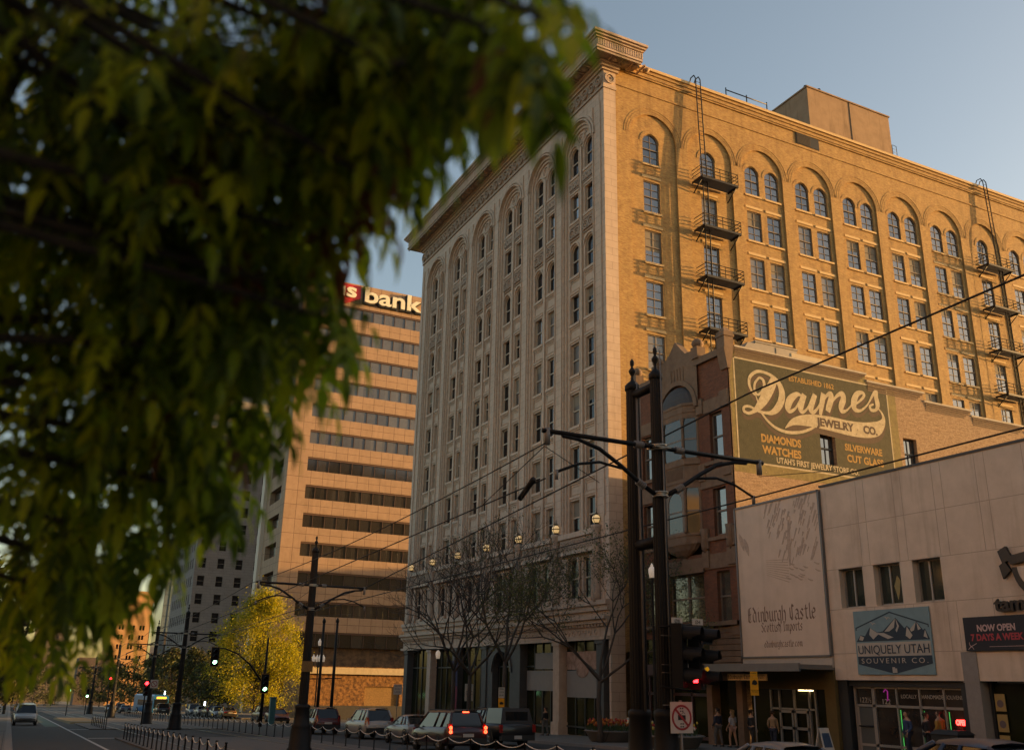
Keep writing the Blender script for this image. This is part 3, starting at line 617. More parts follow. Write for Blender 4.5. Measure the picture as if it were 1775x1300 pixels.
ST=[[(35.21,18.78,.12),(34.89,18.43,.15),(34.82,18.01,.15),(35.01,17.75,.14),(35.34,17.96,.17),(35.54,18.31,.2),(35.51,18.67,.19),(35.25,18.79,.14),(35.0,18.6,.1)],[(34.83,17.69,.12),(34.59,17.94,.15),(34.45,18.32,.19),(34.56,18.75,.2),(35.04,19.12,.19),(35.63,19.17,.17),(36.25,19.0,.22),(36.69,18.62,.34),(36.84,18.13,.44),(36.72,17.6,.47),(36.36,17.1,.41),(35.9,16.8,.25),(35.43,16.77,.12)],[(36.31,18.83,.51),(35.99,18.28,.59),(35.54,17.64,.61),(35.07,17.07,.44),(34.66,16.72,.22),(34.27,16.55,.17),(33.96,16.64,.19),(33.99,16.87,.15),(34.34,16.96,.15),(34.71,16.87,.15),(35.12,16.77,.17),(35.66,16.74,.14)],[(34.84,17.82,.07),(34.98,17.4,.08),(35.13,17.02,.1)],[(35.2,16.73,.12),(35.62,16.31,.15),(36.21,15.97,.17),(37.06,15.83,.19),(38.03,15.97,.17),(38.79,16.25,.15),(39.29,16.54,.12)],[(38.33,18.17,.12),(37.98,18.23,.29),(37.45,17.84,.47),(37.21,17.36,.44),(37.34,17.11,.25),(37.77,17.34,.15),(38.23,17.96,.12)],[(38.55,18.3,.37),(38.29,17.77,.42),(38.17,17.37,.39),(38.33,17.21,.22),(38.72,17.51,.12),(39.16,18.23,.14)],[(39.39,18.43,.34),(39.12,17.9,.39),(38.96,17.49,.39),(39.14,17.31,.25),(39.55,17.67,.14),(40.05,18.43,.15)],[(40.07,18.6,.39),(39.87,17.95,.37),(39.67,17.23,.2)],[(39.78,17.8,.1),(40.27,18.47,.17),(40.64,18.66,.34),(40.63,18.32,.41),(40.4,17.83,.41),(40.28,17.52,.34)],[(40.45,17.9,.1),(41.13,18.61,.19),(41.58,18.8,.36),(41.63,18.47,.42),(41.39,17.98,.41),(41.45,17.71,.29),(41.8,17.81,.14),(42.23,18.17,.1)],[(42.19,18.16,.12),(42.88,18.5,.14),(43.39,18.98,.2),(43.21,19.15,.22),(42.77,18.95,.37),(42.46,18.4,.46),(42.51,18.0,.34),(42.95,17.97,.17),(43.52,18.36,.12),(43.95,18.86,.1)],[(43.79,18.67,.12),(44.27,19.29,.2),(44.49,19.42,.19),(44.4,19.03,.34),(44.46,18.57,.36),(44.28,18.22,.2),(43.89,18.14,.22),(43.79,18.37,.17),(44.12,18.55,.1)],[(36.89,16.05,.05),(37.52,16.5,.38),(38.35,16.71,.64),(39.33,16.8,.78),(40.66,16.79,.88),(41.92,16.73,.92),(43.22,16.79,.95),(44.13,17.0,.88),(44.65,17.38,.53),(44.84,17.74,.25),(44.74,18.07,.14),(44.51,18.29,.1)]]
sh=MB(); ln=MB()
for k,s_ in enumerate(ST):
    brush(sh,S,[(a-.02,c-.3,w_*1.12) for a,c,w_ in s_],.009+k*.0002); brush(ln,S,s_,.016+k*.0003)
sh.build('script_shadow',BRP,SG); ln.build('script_lettering',CRP,SG)
for body,x0,x1,z,sz,m_,bo in (('ESTABLISHED 1862',37.45,40.95,18.98,.44,ORP,.01),('DIAMONDS',35.08,38.0,15.05,.62,ORP,.025),('WATCHES',35.1,37.95,14.4,.62,ORP,.025),('SILVERWARE',41.4,44.42,15.35,.56,ORP,.02),('CUT GLASS',41.5,44.45,14.68,.6,ORP,.02),("UTAH'S FIRST JEWELRY STORE CO.",36.1,42.35,13.95,.46,CRP,.012)):
    text('sign_lettering',body,sz,((x0+x1)/2,DY-.012,z),'Y',m_,SG,width=x1-x0,depth=.003,bold=bo)
text('sign_lettering','JEWELRY',.66,(40.8,DY-.026,16.57),'Y',BRP,SG,width=2.95,depth=.003,bold=.025); text('sign_lettering','CO.',.66,(43.62,DY-.026,16.6),'Y',BRP,SG,width=1.15,depth=.003,bold=.03)
# roof machinery behind the sign
RG=mat('grey_sheet_metal',(.25,.215,.175),.5,metal=.3,var=.3)
t=empty('rooftop_air_unit',(38.5,43.5,16.2),'grey sheet metal ventilation box on the roof behind the painted sign','air unit')
mb=MB(); mb.box(38.2,41.6,42.6,45.6,16.2,22.6); mb.build('casing',RG,t); mb=MB(); mb.hexa([(36.2,42.6,20.4),(38.2,42.6,20.4),(38.2,45.6,20.4),(36.2,45.6,20.4)],[(37.6,42.6,22.5),(38.2,42.6,22.5),(38.2,45.6,22.5),(37.6,45.6,22.5)]); mb.box(36.2,38.2,42.6,45.6,16.2,20.4); mb.build('duct',RG,t)
mb=MB(); mb.box(38.15,41.65,42.55,45.65,22.6,22.7); mb.box(39.85,39.9,42.57,42.6,16.4,22.5); mb.build('cover',RG,t)
b=MB(); b.box(38.3,40.7,DY+.5,DY+.7,16.2,21.0); b.build('roof_panel',mat('cream_board',(.5,.4,.26),.8,var=.3),None,'cream sheet board standing on the roof just above the painted sign','panel')
# ---------------------------------------------------------------- beige shop buildings
STUC=mat('beige_panel_stucco',(.70,.54,.41),.9,var=.4,vscale=.45,bump=.3,bscale=40,stain=.55,grain=.25)
ALU=mat('aluminium_frame',(.32,.29,.26),.45,metal=.5)
DARKP=mat('black_trim_panel',(.018,.02,.022),.5)
INT=mat('shop_interior_glass',(.05,.036,.026),.08,spec=.8,var=.5,vscale=.7,col2=(.03,.022,.018))
BB=empty('beige_shop_building',(33,26,gz(26)),'wide plain beige panelled building with a souvenir shop below','building')
F=XW(33.0)
WNS=[(30.87,32.27),(28.8,30.25),(26.73,28.15)]
mb=MB(); wall(mb,F,9,33.0,2.42,11.15,[(a,c,5.5,7.25,False) for a,c in WNS],.4); mb.quad((33,33,2.42),(33,33,11.15),(60,33,11.15),(60,33,2.42)); mb.quad((33,9,2.42),(33.9,9,2.42),(33.9,33,2.42),(33,33,2.42)); mb.box(33.9,34,9,33,-1.2,2.42)
mb.build('panel_wall',STUC,BB)
mb=MB(); jm=mat('panel_joint',(.36,.27,.205),.95)
for z in (9.17,7.25,5.46,3.54): TX(mb,F,9,33,z-.012,z+.012,-.004,0)
for k in range(10):
    y=30.6-2.08*k
    for s in (-.22,.22):
        yy=y+s
        for z0,z1 in ((9.17,11.1),(7.27,9.15),(3.56,5.44)): TX(mb,F,yy-.01,yy+.01,z0,z1,-.004,0)
mb.build('panel_joints',jm,BB)
mb=MB(); mb.box(32.95,33.35,9,33.05,11.15,11.25); mb.box(33,60,32.9,33.05,11.15,11.25); mb.build('roof_edge',mat('dark_flashing',(.05,.045,.04),.6),BB)
mb=MB(); mb.box(33.3,70,9,33,10.8,10.9); mb.build('roof',ROOFG,BB)
for a,c in WNS:
    m=MB(); 
    for y in (a+.04,c-.04,(a+c)/2+.1): m.box(33.3,33.38,y-.04,y+.04,5.5,7.25)
    for z in (5.54,7.21): m.box(33.3,33.38,a,c,z-.04,z+.04)
    f=m.build('upper_window',ALU,BB); m=MB(); m.box(33.36,33.37,a,c,5.5,7.25); m.build('pane',mat('green_curtain_glass',(.018,.03,.026),.06,spec=.9,rand=.5,var=.4),f)
m=MB(); m.prism([(33.355,29.3,6.75),(33.355,29.5,6.3),(33.355,29.35,5.7),(33.355,29.25,6.0),(33.355,29.15,6.5)],(.003,0,0)); m.build('window_ornament',mat('yellow_glow',(.3,.22,.08),.6),f)
# souvenir sign: light blue square, hexagon crest with mountains
SQ=MB(); SQ.box(32.93,32.97,27.52,31.58,2.65,5.32); SQ=SQ.build('souvenir_sign',mat('pale_blue_vinyl',(.17,.27,.29),.6,var=.35,vscale=1.2),BB)
NAVY=mat('navy_vinyl',(.012,.028,.045),.6); CREV=mat('cream_vinyl',(.40,.35,.29),.6)
def flat(name,pts,dep,m_,par,z0=32.93):
    mb=MB(); mb.prism([(z0-dep,a,c) for a,c in pts],(.004,0,0)); return mb.build(name,m_,par)
ym=29.55
def L(a): return ym-a      # metres to the reader's right of the sign's middle
flat('crest_outline',[(L(-1.95),4.62),(L(0),5.22),(L(1.95),4.62),(L(1.95),4.5),(L(1.9),4.5),(L(1.9),4.58),(L(0),5.16),(L(-1.9),4.58),(L(-1.9),4.5),(L(-1.95),4.5)],.006,NAVY,SQ)
mt_=MB()
for pts,c_,d_ in (
 ([(-1.95,4.02),(-1.7,4.3),(-1.45,4.25),(-1.15,4.6),(-.75,4.38),(-.45,4.42),(.3,4.95),(.72,4.5),(.85,4.6),(1.05,4.45),(1.35,4.75),(1.65,4.4),(1.75,4.45),(1.95,4.02)],0,.008),
 ([(-1.12,4.58),(-1.2,4.3),(-1.0,4.1),(-.7,4.3),(-.2,4.1),(.1,4.15),(-.4,4.35),(-.75,4.36)],1,.013),
 ([(.28,4.92),(.18,4.55),(-.1,4.4),(-.35,4.4)],1,.013),([(.3,4.92),(.35,4.6),(.25,4.45),(.3,4.35),(.45,4.6)],1,.013),
 ([(1.33,4.72),(1.2,4.4),(1.05,4.35),(1.0,4.45)],1,.013),([(1.36,4.72),(1.4,4.4),(1.55,4.45)],1,.013),([(-1.7,4.28),(-1.8,4.1),(-1.6,4.06),(-1.5,4.2)],1,.013),([(.85,4.56),(.75,4.2),(.95,4.06),(1.1,4.2)],1,.013),([(1.75,4.4),(1.65,4.15),(1.85,4.06)],1,.013)):
    (flat('mountain',[(L(a),c) for a,c in pts],d_,NAVY if c_==0 else CREV,SQ))
flat('name_band',[(L(-1.95),3.96),(L(1.95),3.96),(L(1.95),3.4),(L(-1.95),3.4)],.008,CREV,SQ)
flat('name_band',[(L(-1.95),3.4),(L(1.95),3.4),(L(1.95),3.08),(L(0),2.68),(L(-1.95),3.08)],.009,NAVY,SQ)
flat('state_outline',[(L(-.12),2.95),(L(.02),2.95),(L(.02),2.9),(L(.12),2.9),(L(.12),2.72),(L(-.12),2.72)],.013,CREV,SQ)
for a,c in ((-.95,4.75),(-.15,4.95)):
    mb=MB(); brush(mb,F,[(L(a-.16),c+.06,.02),(L(a-.06),c+.05,.035),(L(a),c-.04,.04),(L(a+.06),c+.03,.035),(L(a+.18),c-.02,.02)],.09); mb.build('bird',CREV,SQ)
text('sign_lettering','UNIQUELY UTAH',.52,(32.905,ym,3.5),'X',NAVY,SQ,width=3.75,depth=.004); text('sign_lettering','SOUVENIR CO.',.3,(32.905,ym,3.11),'X',CREV,SQ,width=3.5,depth=.004,spacing=1.4)
# souvenir shop front
zf=gz(29)+.15
mb=MB(); mb.box(33.2,33.5,26.28,32.75,2.17,2.42); mb.box(33.1,33.5,32.45,33.0,zf,2.42); mb.box(33.15,33.45,26.3,26.62,zf,2.4); mb.build('black_surround',DARKP,BB)
mb=MB(); mb.box(33.42,33.46,26.5,32.4,zf,2.2); gs=mb.build('shop_glass',INT,BB)
mb=MB()
for y,wd in ((32.3,.1),(31.25,.16),(30.0,.07),(28.82,.07),(27.62,.07),(26.6,.05)): mb.box(33.34,33.44,y-wd/2,y+wd/2,zf,2.17)
for z in (2.13,1.38,zf+.3): mb.box(33.34,33.44,26.55,32.3,z-.05,z+.05)
mb.build('shop_frame',ALU,BB)
mb=MB(); mb.box(33.36,33.4,31.3,32.2,zf+.05,1.3); d_=mb.build('shop_door',mat('grey_door_glass',(.09,.095,.09),.15,spec=.8),BB)
mb=MB(); mb.tube([(33.3,31.35,zf+1.05),(33.3,32.15,zf+1.05)],.03,6); mb.build('push_bar',IRON,d_)
mb=MB(); mb.box(33.35,33.38,32.12,32.24,zf+.05,1.32); mb.box(33.35,33.38,31.27,31.36,zf+.05,1.32); mb.build('door_stile',ALU,d_)
for body,y,z,sz,wd in (('122½',31.75,1.5,.3,.62),('122',30.6,1.46,.3,.42),('LOCALLY',29.4,1.72,.22,.8),('HANDMADE',28.22,1.72,.22,1.05),('SOUVENIRS',27.1,1.72,.22,.98)): text('window_lettering',body,sz,(33.405,y,z),'X',CREV,gs,width=wd,depth=.004)
LG=mat('green_light',(.02,.3,.08),.5,emit=(.05,1,.25),estr=.22); LR=mat('red_neon',(.4,.01,.02),.5,emit=(1,.03,.03),estr=5)
for y in (29.9,28.7,27.5):
    mb=MB()
    mb.cbox(33.4,y,.4,.012,.014,1.7)
    mb.build('light_string',LG,BB,)
text('open_sign','OPEN',.27,(33.4,26.98,.78),'X',LR,gs,width=.5,depth=.02,bold=.012)
mb=MB(); mb.tube([(33.4,30.72,1.95),(33.4,30.6,2.06),(33.4,30.5,1.98),(33.4,30.53,1.6)],.025,6); mb.build('neon_tube',mat('pink_blue_neon',(.2,.02,.2),.5,emit=(.6,.05,.5),estr=.1),gs)
mb=MB(); mb.box(33.46,33.47,29.6,29.95,.4,.85); mb.box(33.46,33.47,28.35,28.75,-.2,.3); mb.box(33.46,33.47,27.75,28.1,.75,1.3); mb.build('shop_paper',CREV,gs)
# column, noodle shop signs
mb=MB(); mb.box(32.96,33.6,25.6,26.26,gz(26)+.1,2.42); mb.box(32.96,33.0,25.6,26.28,2.42,3.5); mb.box(32.94,33.0,25.58,26.3,2.36,2.4); mb.build('grey_column',mat('grey_render',(.28,.245,.215),.9,var=.3,grain=.3),BB)
mb=MB(); mb.box(33.5,33.56,10,25.6,gz(26),3.5); gs2=mb.build('shop_glass',MT['shop_glass'],BB)
mb=MB(); 
for y in (25.5,22.9,20.3,17.7): mb.box(33.4,33.52,y-.06,y+.06,gz(26),3.5)
for z in (2.55,-.3): mb.box(33.4,33.52,10,25.6,z-.04,z+.04)
mb.build('shop_frame',DARKP,BB)
mb=MB(); mb.box(33.44,33.47,18,25.2,2.36,2.42); mb.build('window_lettering',CREV,gs2)
YEL=mat('yellow_poster_paper',(.36,.25,.09),.7,var=.3)
for z in (1.35,.62,-.12):
    mb=MB(); mb.box(33.4,33.43,24.95,25.38,z,z+.62); p_=mb.build('poster',YEL,BB); mb=MB(); mb.lathe((33.39,25.16,z+.27),[(.02,-.004),(.14,-.003),(.14,.0)],12,'X',False); mb.build('poster_picture',mat('poster_ink',(.12,.09,.1),.7),p_)
bn=MB(); bn.box(32.9,32.94,18,25.95,3.52,4.78); bn=bn.build('hanging_banner',mat('black_banner',(.016,.016,.02),.7,var=.3),BB)
text('banner_lettering','NOW OPEN',.34,(32.89,24.54,4.24),'X',mat('pale_pink_paint',(.5,.33,.3),.7),bn,width=1.62,depth=.004,bold=.012)
text('banner_lettering','7 DAYS A WEEK',.34,(32.89,24.55,3.9),'X',mat('red_banner_paint',(.42,.05,.06),.7),bn,width=2.23,depth=.004,bold=.012)
mb=MB(); mb.box(32.886,32.89,22.9,24.9,3.66,3.675); brush(mb,F,[(25.85,3.58,.02),(25.7,3.68,.025),(25.6,3.58,.02)],.105); brush(mb,F,[(25.78,3.85,.02),(25.72,3.7,.025),(25.45,3.8,.02)],.106); mb.build('banner_lettering',MT['pale_pink_paint'],bn)
mb=MB(); mb.sphere((32.88,22.9,4.6),.35,14,8,.03,1,.6); mb.build('banner_bowl',mat('bowl_grey',(.15,.12,.11),.6),bn)
BLK=mat('black_acrylic',(.012,.012,.014),.35)
text('noodle_shop_lettering','tamari',.72,(32.86,23.36,4.95),'X',BLK,BB,width=2.15,depth=.12,bold=.02)
# black bowl emblem with chopsticks
mb=MB(); 
bp=[(L2[0],L2[1]) for L2 in [(23.3,6.55)]+[(22.2+1.25*cos(PI+PI*i/14),6.55+1.25*sin(PI+PI*i/14)) for i in range(15)][::-1]]
mb.prism([(32.85,a,c) for a,c in [(22.2+1.3*cos(PI*1.0+PI*i/16),6.5+1.3*sin(PI+PI*i/16)) for i in range(17)]],(.12,0,0))
mb.prism([(32.84,24.0,7.15),(32.84,23.65,7.3),(32.84,23.45,6.85),(32.84,23.85,6.65)],(.13,0,0)); mb.prism([(32.83,24.0,6.6),(32.83,23.75,6.75),(32.83,23.55,6.4),(32.83,23.9,6.1)],(.13,0,0)); mb.prism([(32.82,23.7,6.9),(32.82,21.6,7.2),(32.82,21.6,6.85),(32.82,23.5,6.6)],(.13,0,0)); em=mb.build('bowl_emblem',BLK,BB)
mb=MB(); mb.prism([(32.81,a,c) for a,c in [(22.25+1.0*cos(PI+PI*i/16),6.5+.95*sin(PI+PI*i/16)) for i in range(17)]],(.02,0,0)); mb.build('emblem_inset',STUC,em)
# ---------------------------------------------------------------- imports shop with large banner
EB=empty('imports_shop_building',(33,36,gz(36)),'narrow shop with a full height beige printed banner over a flat canopy','building')
mb=MB(); mb.box(33.02,60,33.02,39.1,3.2,11.0); mb.build('upper_wall',STUC,EB); mb=MB(); mb.box(32.9,33.5,33.02,39.14,2.95,3.5); mb.build('fascia',mat('pale_fascia',(.42,.36,.3),.8,var=.2),EB)
BN=MB(); BN.box(32.9,32.98,33.1,39.1,3.5,11.0); BN=BN.build('printed_banner',mat('banner_vinyl',(.66,.50,.38),.75,var=.25,vscale=.5,stain=.2),EB)
mb=MB(); 
for a in ((33.02,39.16,10.98,11.07),(33.02,39.16,3.42,3.5),(33.0,33.1,3.42,11.07),(39.08,39.18,3.42,11.07)): mb.box(32.84,32.99,a[0],a[1],a[2],a[3])
mb.build('banner_frame',mat('grey_metal_frame',(.17,.155,.145),.5,metal=.5),BN)
FAD=mat('faded_brown_print',(.50,.365,.275),.8,var=.5,vscale=3); r2=random.Random(3)
mb=MB()   # faded drawing of a street: slanted blocks, a lamp standard, bridge lines
def pic(px,py): return (39.1-px*6.0,11.0-py*7.5)
for k in range(90):
    px=.36+r2.random()*.6; py=.03+r2.random()*.38+.02
    if px<.5 and py>.25: continue
    a=pic(px,py); s_=.12+r2.random()*.4; brush(mb,F,[(a[0],a[1],.05),(a[0]-s_*.6,a[1]+s_*1.2,.06+.12*r2.random())],.103+k*.0001,sub=1)
for k in range(9): a=pic(.36,.385+k*.012); c=pic(.62,.4+k*.018); brush(mb,F,[(a[0],a[1],.015),(c[0],c[1],.04)],.11+k*.0002,sub=1)
a=pic(.64,.44); c=pic(.66,.15); brush(mb,F,[(a[0],a[1],.1),(a[0]-.02,(a[1]+c[1])/2,.22),(c[0],c[1],.14)],.115); ring(mb,lambda u,v,d:(32.885+d,u,v),c[0],c[1]+.12,.14,.04,.004,10)
for k in range(14): a=pic(.55+.4*r2.random(),.42+.12*r2.random()); brush(mb,F,[(a[0],a[1],.03),(a[0]-.2,a[1]-.1,.08),(a[0]-.35,a[1]-.12,.03)],.117+k*.0001,sub=2)
for px,py in ((.04,.23),(.1,.27)): a=pic(px,py); brush(mb,F,[(a[0],a[1]+.4,.08),(a[0]-.15,a[1],.3),(a[0]-.3,a[1]-.5,.06)],.1195)
mb.build('printed_picture',FAD,BN)
# broad pen gothic lettering
GL={'E':[[(.1,.1),(.1,.9),(.55,1)],[(.1,.1),(.35,0),(.6,.12)],[(.1,.5),(.5,.55)],[(.3,.15),(.3,.9)]],'d':[[(.5,0),(.5,.6),(.1,1)],[(.5,.62),(.25,.68),(.08,.5),(.08,.15),(.28,0),(.5,.15)]],'i':[[(.1,.6),(.25,.68),(.25,.1),(.4,0)],[(.2,.9),(.3,.95)]],'n':[[(.05,.6),(.2,.68),(.2,0)],[(.2,.55),(.42,.68),(.55,.55),(.55,.1),(.65,0)]],'b':[[(.1,1),(.1,.1),(.3,0),(.52,.15),(.52,.52),(.32,.68),(.1,.55)]],'u':[[(.05,.62),(.15,.68),(.15,.12),(.35,0),(.52,.12)],[(.52,.68),(.52,.1),(.64,0)]],'r':[[(.05,.6),(.2,.68),(.2,.08),(.3,0)],[(.2,.55),(.4,.68),(.5,.58)]],'g':[[(.5,.6),(.28,.68),(.08,.52),(.08,.15),(.28,.02),(.5,.15)],[(.5,.68),(.5,-.2),(.28,-.32),(.06,-.2)]],'h':[[(.1,1),(.1,0)],[(.1,.52),(.35,.68),(.5,.5),(.48,.0),(.35,-.2)]],'C':[[(.62,.85),(.4,1),(.12,.8),(.12,.2),(.38,0),(.65,.15)],[(.4,.95),(.4,.08)]],'a':[[(.08,.6),(.28,.68),(.48,.55),(.48,.1),(.6,0)],[(.48,.4),(.2,.36),(.06,.18),(.2,0),(.48,.12)]],'s':[[(.5,.58),(.3,.68),(.12,.52),(.45,.2),(.3,0),(.08,.1)]],'t':[[(.22,.9),(.22,.12),(.4,0),(.5,.08)],[(.05,.66),(.45,.66)]],'l':[[(.2,1),(.2,.1),(.36,0)]],'e':[[(.1,.36),(.48,.42),(.45,.6),(.28,.68),(.08,.5),(.08,.15),(.28,0),(.5,.12)]],'S':[[(.58,.85),(.32,1),(.1,.78),(.52,.35),(.5,.12),(.28,0),(.06,.15)]],'c':[[(.48,.58),(.28,.68),(.08,.5),(.08,.15),(.28,0),(.5,.12)]],'o':[[(.28,.68),(.08,.5),(.08,.15),(.28,0),(.5,.15),(.5,.5),(.28,.68)]],'h2':[],'I':[[(.12,1),(.4,.95)],[(.26,.95),(.26,.05)],[(.1,0),(.42,.06)]],'m':[[(.05,.6),(.18,.68),(.18,0)],[(.18,.55),(.36,.68),(.46,.55),(.46,0)],[(.46,.55),(.64,.68),(.76,.55),(.76,.1),(.86,0)]],'p':[[(.05,.6),(.16,.68),(.16,-.32)],[(.16,.55),(.36,.68),(.54,.5),(.54,.15),(.36,0),(.16,.12)]],'.':[[(.1,.02),(.18,.06)]]}
AD={'i':.45,'r':.55,'l':.42,'t':.52,'m':.95,'.':.3,' ':.4,'I':.5,'C':.75,'E':.72}
def gothic(name,body,yl,yr,zb,h,dep,m_,par,nw=.15,X=33.0):
    tot=sum(AD.get(c,.66) for c in body); k=(yl-yr)/tot; x=0; mb=MB(); ca,sa_=cos(R(40)),sin(R(40)); q=0
    for c in body:
        for st in GL.get(c,[]):
            n=len(st); vs=[]
            for a,z in st:
                y_=yl-(x+a)*k; z_=zb+z*h; w_=nw*h*.5
                vs+=[(X-dep-q,y_+ca*w_*.8,z_-sa_*w_-.0),(X-dep-q,y_-ca*w_*.8,z_+sa_*w_)]
            mb.add(vs,[[2*i,2*i+1,2*i+3,2*i+2] for i in range(n-1)]); q+=.00004
        x+=AD.get(c,.66)
    return mb.build(name,m_,par)
PRN=mat('brown_print',(.22,.13,.09),.8,var=.3)
gothic('banner_lettering','Edinburgh Castle',38.55,33.75,5.15,.72,.105,PRN,BN); gothic('banner_lettering','Scottish Imports',37.6,34.7,4.65,.45,.105,PRN,BN); gothic('banner_lettering','edinburghcastle.com',37.45,34.8,3.92,.32,.105,PRN,BN)
mb=MB(); mb.box(31.0,33.3,33.05,42.6,2.85,3.05); mb.box(30.9,31.0,33.05,42.7,2.75,3.1); mb.build('canopy',mat('grey_canopy_metal',(.2,.185,.17),.5,metal=.3,var=.3),EB)
mb=MB(); mb.box(33.3,33.4,33.05,39.1,gz(36),2.85); gs3=mb.build('shop_glass',MT['shop_glass'],EB); mb=MB()
mb.box(32.95,33.3,33.05,33.7,gz(34),2.85); mb.box(33.0,33.3,33.7,39.1,2.0,2.85); mb.build('ochre_wall',mat('ochre_panel',(.13,.085,.025),.9,var=.4),EB)
mb=MB()
for y in (37.6,37.0,36.0,35.0,34.6): mb.box(33.2,33.32,y-.045,y+.045,gz(36)+.1,2.05)
for z in (2.0,1.1): mb.box(33.2,33.32,34.6,37.6,z-.04,z+.04)
mb.build('shop_frame',ALU,EB)
for y0,y1 in ((36.06,36.98),(35.06,35.96)):
    mb=MB(); a=gz(36)+.12
    for bx in ((y0,y0+.1),(y1-.1,y1)): mb.box(33.15,33.22,bx[0],bx[1],a,1.05)
    for z in (a+.1,.98,a+.95): mb.box(33.15,33.22,y0,y1,z-.06,z+.06)
    mb.build('shop_door',ALU,EB)
mb=MB(); mb.box(33.2,33.28,34.75,35.15,1.92,1.97); mb.box(33.2,33.28,35.25,35.65,1.92,1.97); mb.build('ceiling_lamp',mat('tube_lamp',(.6,.5,.35),.5,emit=(1,.8,.5),estr=2.2),EB)
hs=MB(); hs.box(31.6,31.68,36.0,38.8,2.35,2.65); hs=hs.build('hanging_sign',mat('cream_sign_board',(.7,.5,.26),.7),EB)
gothic('sign_lettering','Edinburgh Castle',38.75,36.9,2.42,.2,.006,mat('black_letter',(.02,.015,.012),.7),hs,.2,31.6); text('sign_lettering','SCOTTISH\nIMPORTS',.12,(31.59,36.45,2.53),'X',PRN,hs,width=.7,depth=.004)
mb=MB(); 
for y in (36.3,38.5): mb.tube([(31.64,y,2.65),(31.64,y,2.86)],.015,4)
mb.build('sign_hanger',IRON,hs)
# ---------------------------------------------------------------- bank tower
UB=empty('bank_tower',(33,144.2,gz(144)),'orange lit stone office tower with dark ribbon windows and a bank sign on top','building')
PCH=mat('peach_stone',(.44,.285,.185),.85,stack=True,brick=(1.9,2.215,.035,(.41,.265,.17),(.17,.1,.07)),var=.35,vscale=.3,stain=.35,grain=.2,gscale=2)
UG=mat('bronze_ribbon_glass',(.02,.018,.018),.08,spec=1,ior=1.7,brick=(1.9,4.43,.001,(.055,.048,.045),(.01,.01,.01)),var=.5,vscale=.6)
S=YW(144.2); F=XW(33.0)
bands=[(62-4.43*k-2.2,62-4.43*k) for k in range(13)]
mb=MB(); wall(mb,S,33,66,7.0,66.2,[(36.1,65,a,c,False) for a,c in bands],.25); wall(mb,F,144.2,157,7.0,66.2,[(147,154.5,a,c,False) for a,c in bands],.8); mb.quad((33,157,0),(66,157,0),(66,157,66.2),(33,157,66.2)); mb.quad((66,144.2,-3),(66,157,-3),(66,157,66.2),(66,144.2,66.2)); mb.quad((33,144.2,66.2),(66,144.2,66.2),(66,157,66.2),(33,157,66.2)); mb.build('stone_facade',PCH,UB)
mb=MB(); mb.box(32.4,33,156.6,158.6,-3,60); mb.build('corner_fin',mat('pale_stone_fin',(.6,.5,.4),.8),UB)
for a,c in bands:
    m=MB(); m.quad((36.1,144.45,a),(65,144.45,a),(65,144.45,c),(36.1,144.45,c)); m.quad((33.8,147,a),(33.8,154.5,a),(33.8,154.5,c),(33.8,147,c)); f=m.build('ribbon_window',UG if a<37 else mat('painted_sky_glass',(.13,.128,.13),.25,spec=.8,brick=(1.9,4.43,.001,(.075,.075,.08),(.03,.03,.03)),var=.4,vscale=.5),UB); m=MB()  # sky reflection of the upper bands painted in as paler glass colour
    for k in range(15): m.box(37.7+k*1.9-.035,37.7+k*1.9+.035,144.36,144.44,a,c)
    m.box(36.1,65,144.3,144.44,c-.3,c); m.build('mullion',mat('brown_mullion',(.09,.045,.03),.6),f)
mb=MB(); wall(mb,YW(144.9),35.5,65,-4,7.0,[],.2); mb.box(34,35.2,144.5,157,-4,7.0); mb.build('podium',mat('painted_shade_podium',(.16,.1,.06),.9,var=.7,vscale=1.2,col2=(.07,.045,.03)),UB)  # dark brown mottling paints tree shade on to the podium
WL=mat('white_letter',(.78,.72,.55),.5)
text('letter_backing','bank',4.0,(48.5,144.0,62.95),'Y',mat('black_letter_side',(.012,.012,.012),.6),UB,width=11.0,depth=.5,bold=.2); text('bank_lettering','bank',4.0,(48.45,143.75,63.1),'Y',WL,UB,width=10.4,depth=.5,bold=.09); 
sh_=MB(); sh_.prism([(37.2,143.95,65.9),(42.6,143.95,65.9),(42.6,143.95,63.6),(40,143.95,62.3),(37.2,143.95,63.4)],(0,.2,0)); sh_=sh_.build('bank_shield',mat('red_shield',(.5,.02,.02),.5),UB); text('bank_lettering','us',3.6,(39.7,143.75,63.55),'Y',WL,sh_,width=4.2,depth=.3,bold=.09)
# low sunlit block on the cross street in front of the tower
lb=empty('cross_street_shop',(34,129.5,gz(129)),'low rubble stone building with a pale awning band below the bank tower','building')
mb=MB(); wall(mb,YW(129.5),34.6,56,-3.6,3.7,[(43,48,-2.4,1.2,False)],.25); mb.box(34.6,56,129.8,141,3.6,3.7); mb.quad((34.6,129.5,-3.6),(34.6,141,-3.6),(34.6,141,3.7),(34.6,129.5,3.7))
mb.build('rubble_wall',mat('rubble_stone',(.52,.26,.10),.95,var=1,vscale=2.2,col2=(.16,.08,.035),bump=1,bscale=4,grain=.5),lb)
mb=MB(); mb.box(34.5,56,128.9,129.5,2.75,3.6); mb.build('awning',mat('cream_awning',(.62,.5,.32),.8,var=.4,vscale=1.5,stain=.4),lb)
mb=MB(); mb.quad((43,129.74,-2.4),(48,129.74,-2.4),(48,129.74,1.2),(43,129.74,1.2)); mb.build('shop_opening',mat('amber_panel',(.42,.25,.1),.9,var=.9,vscale=3,grain=.5),lb)
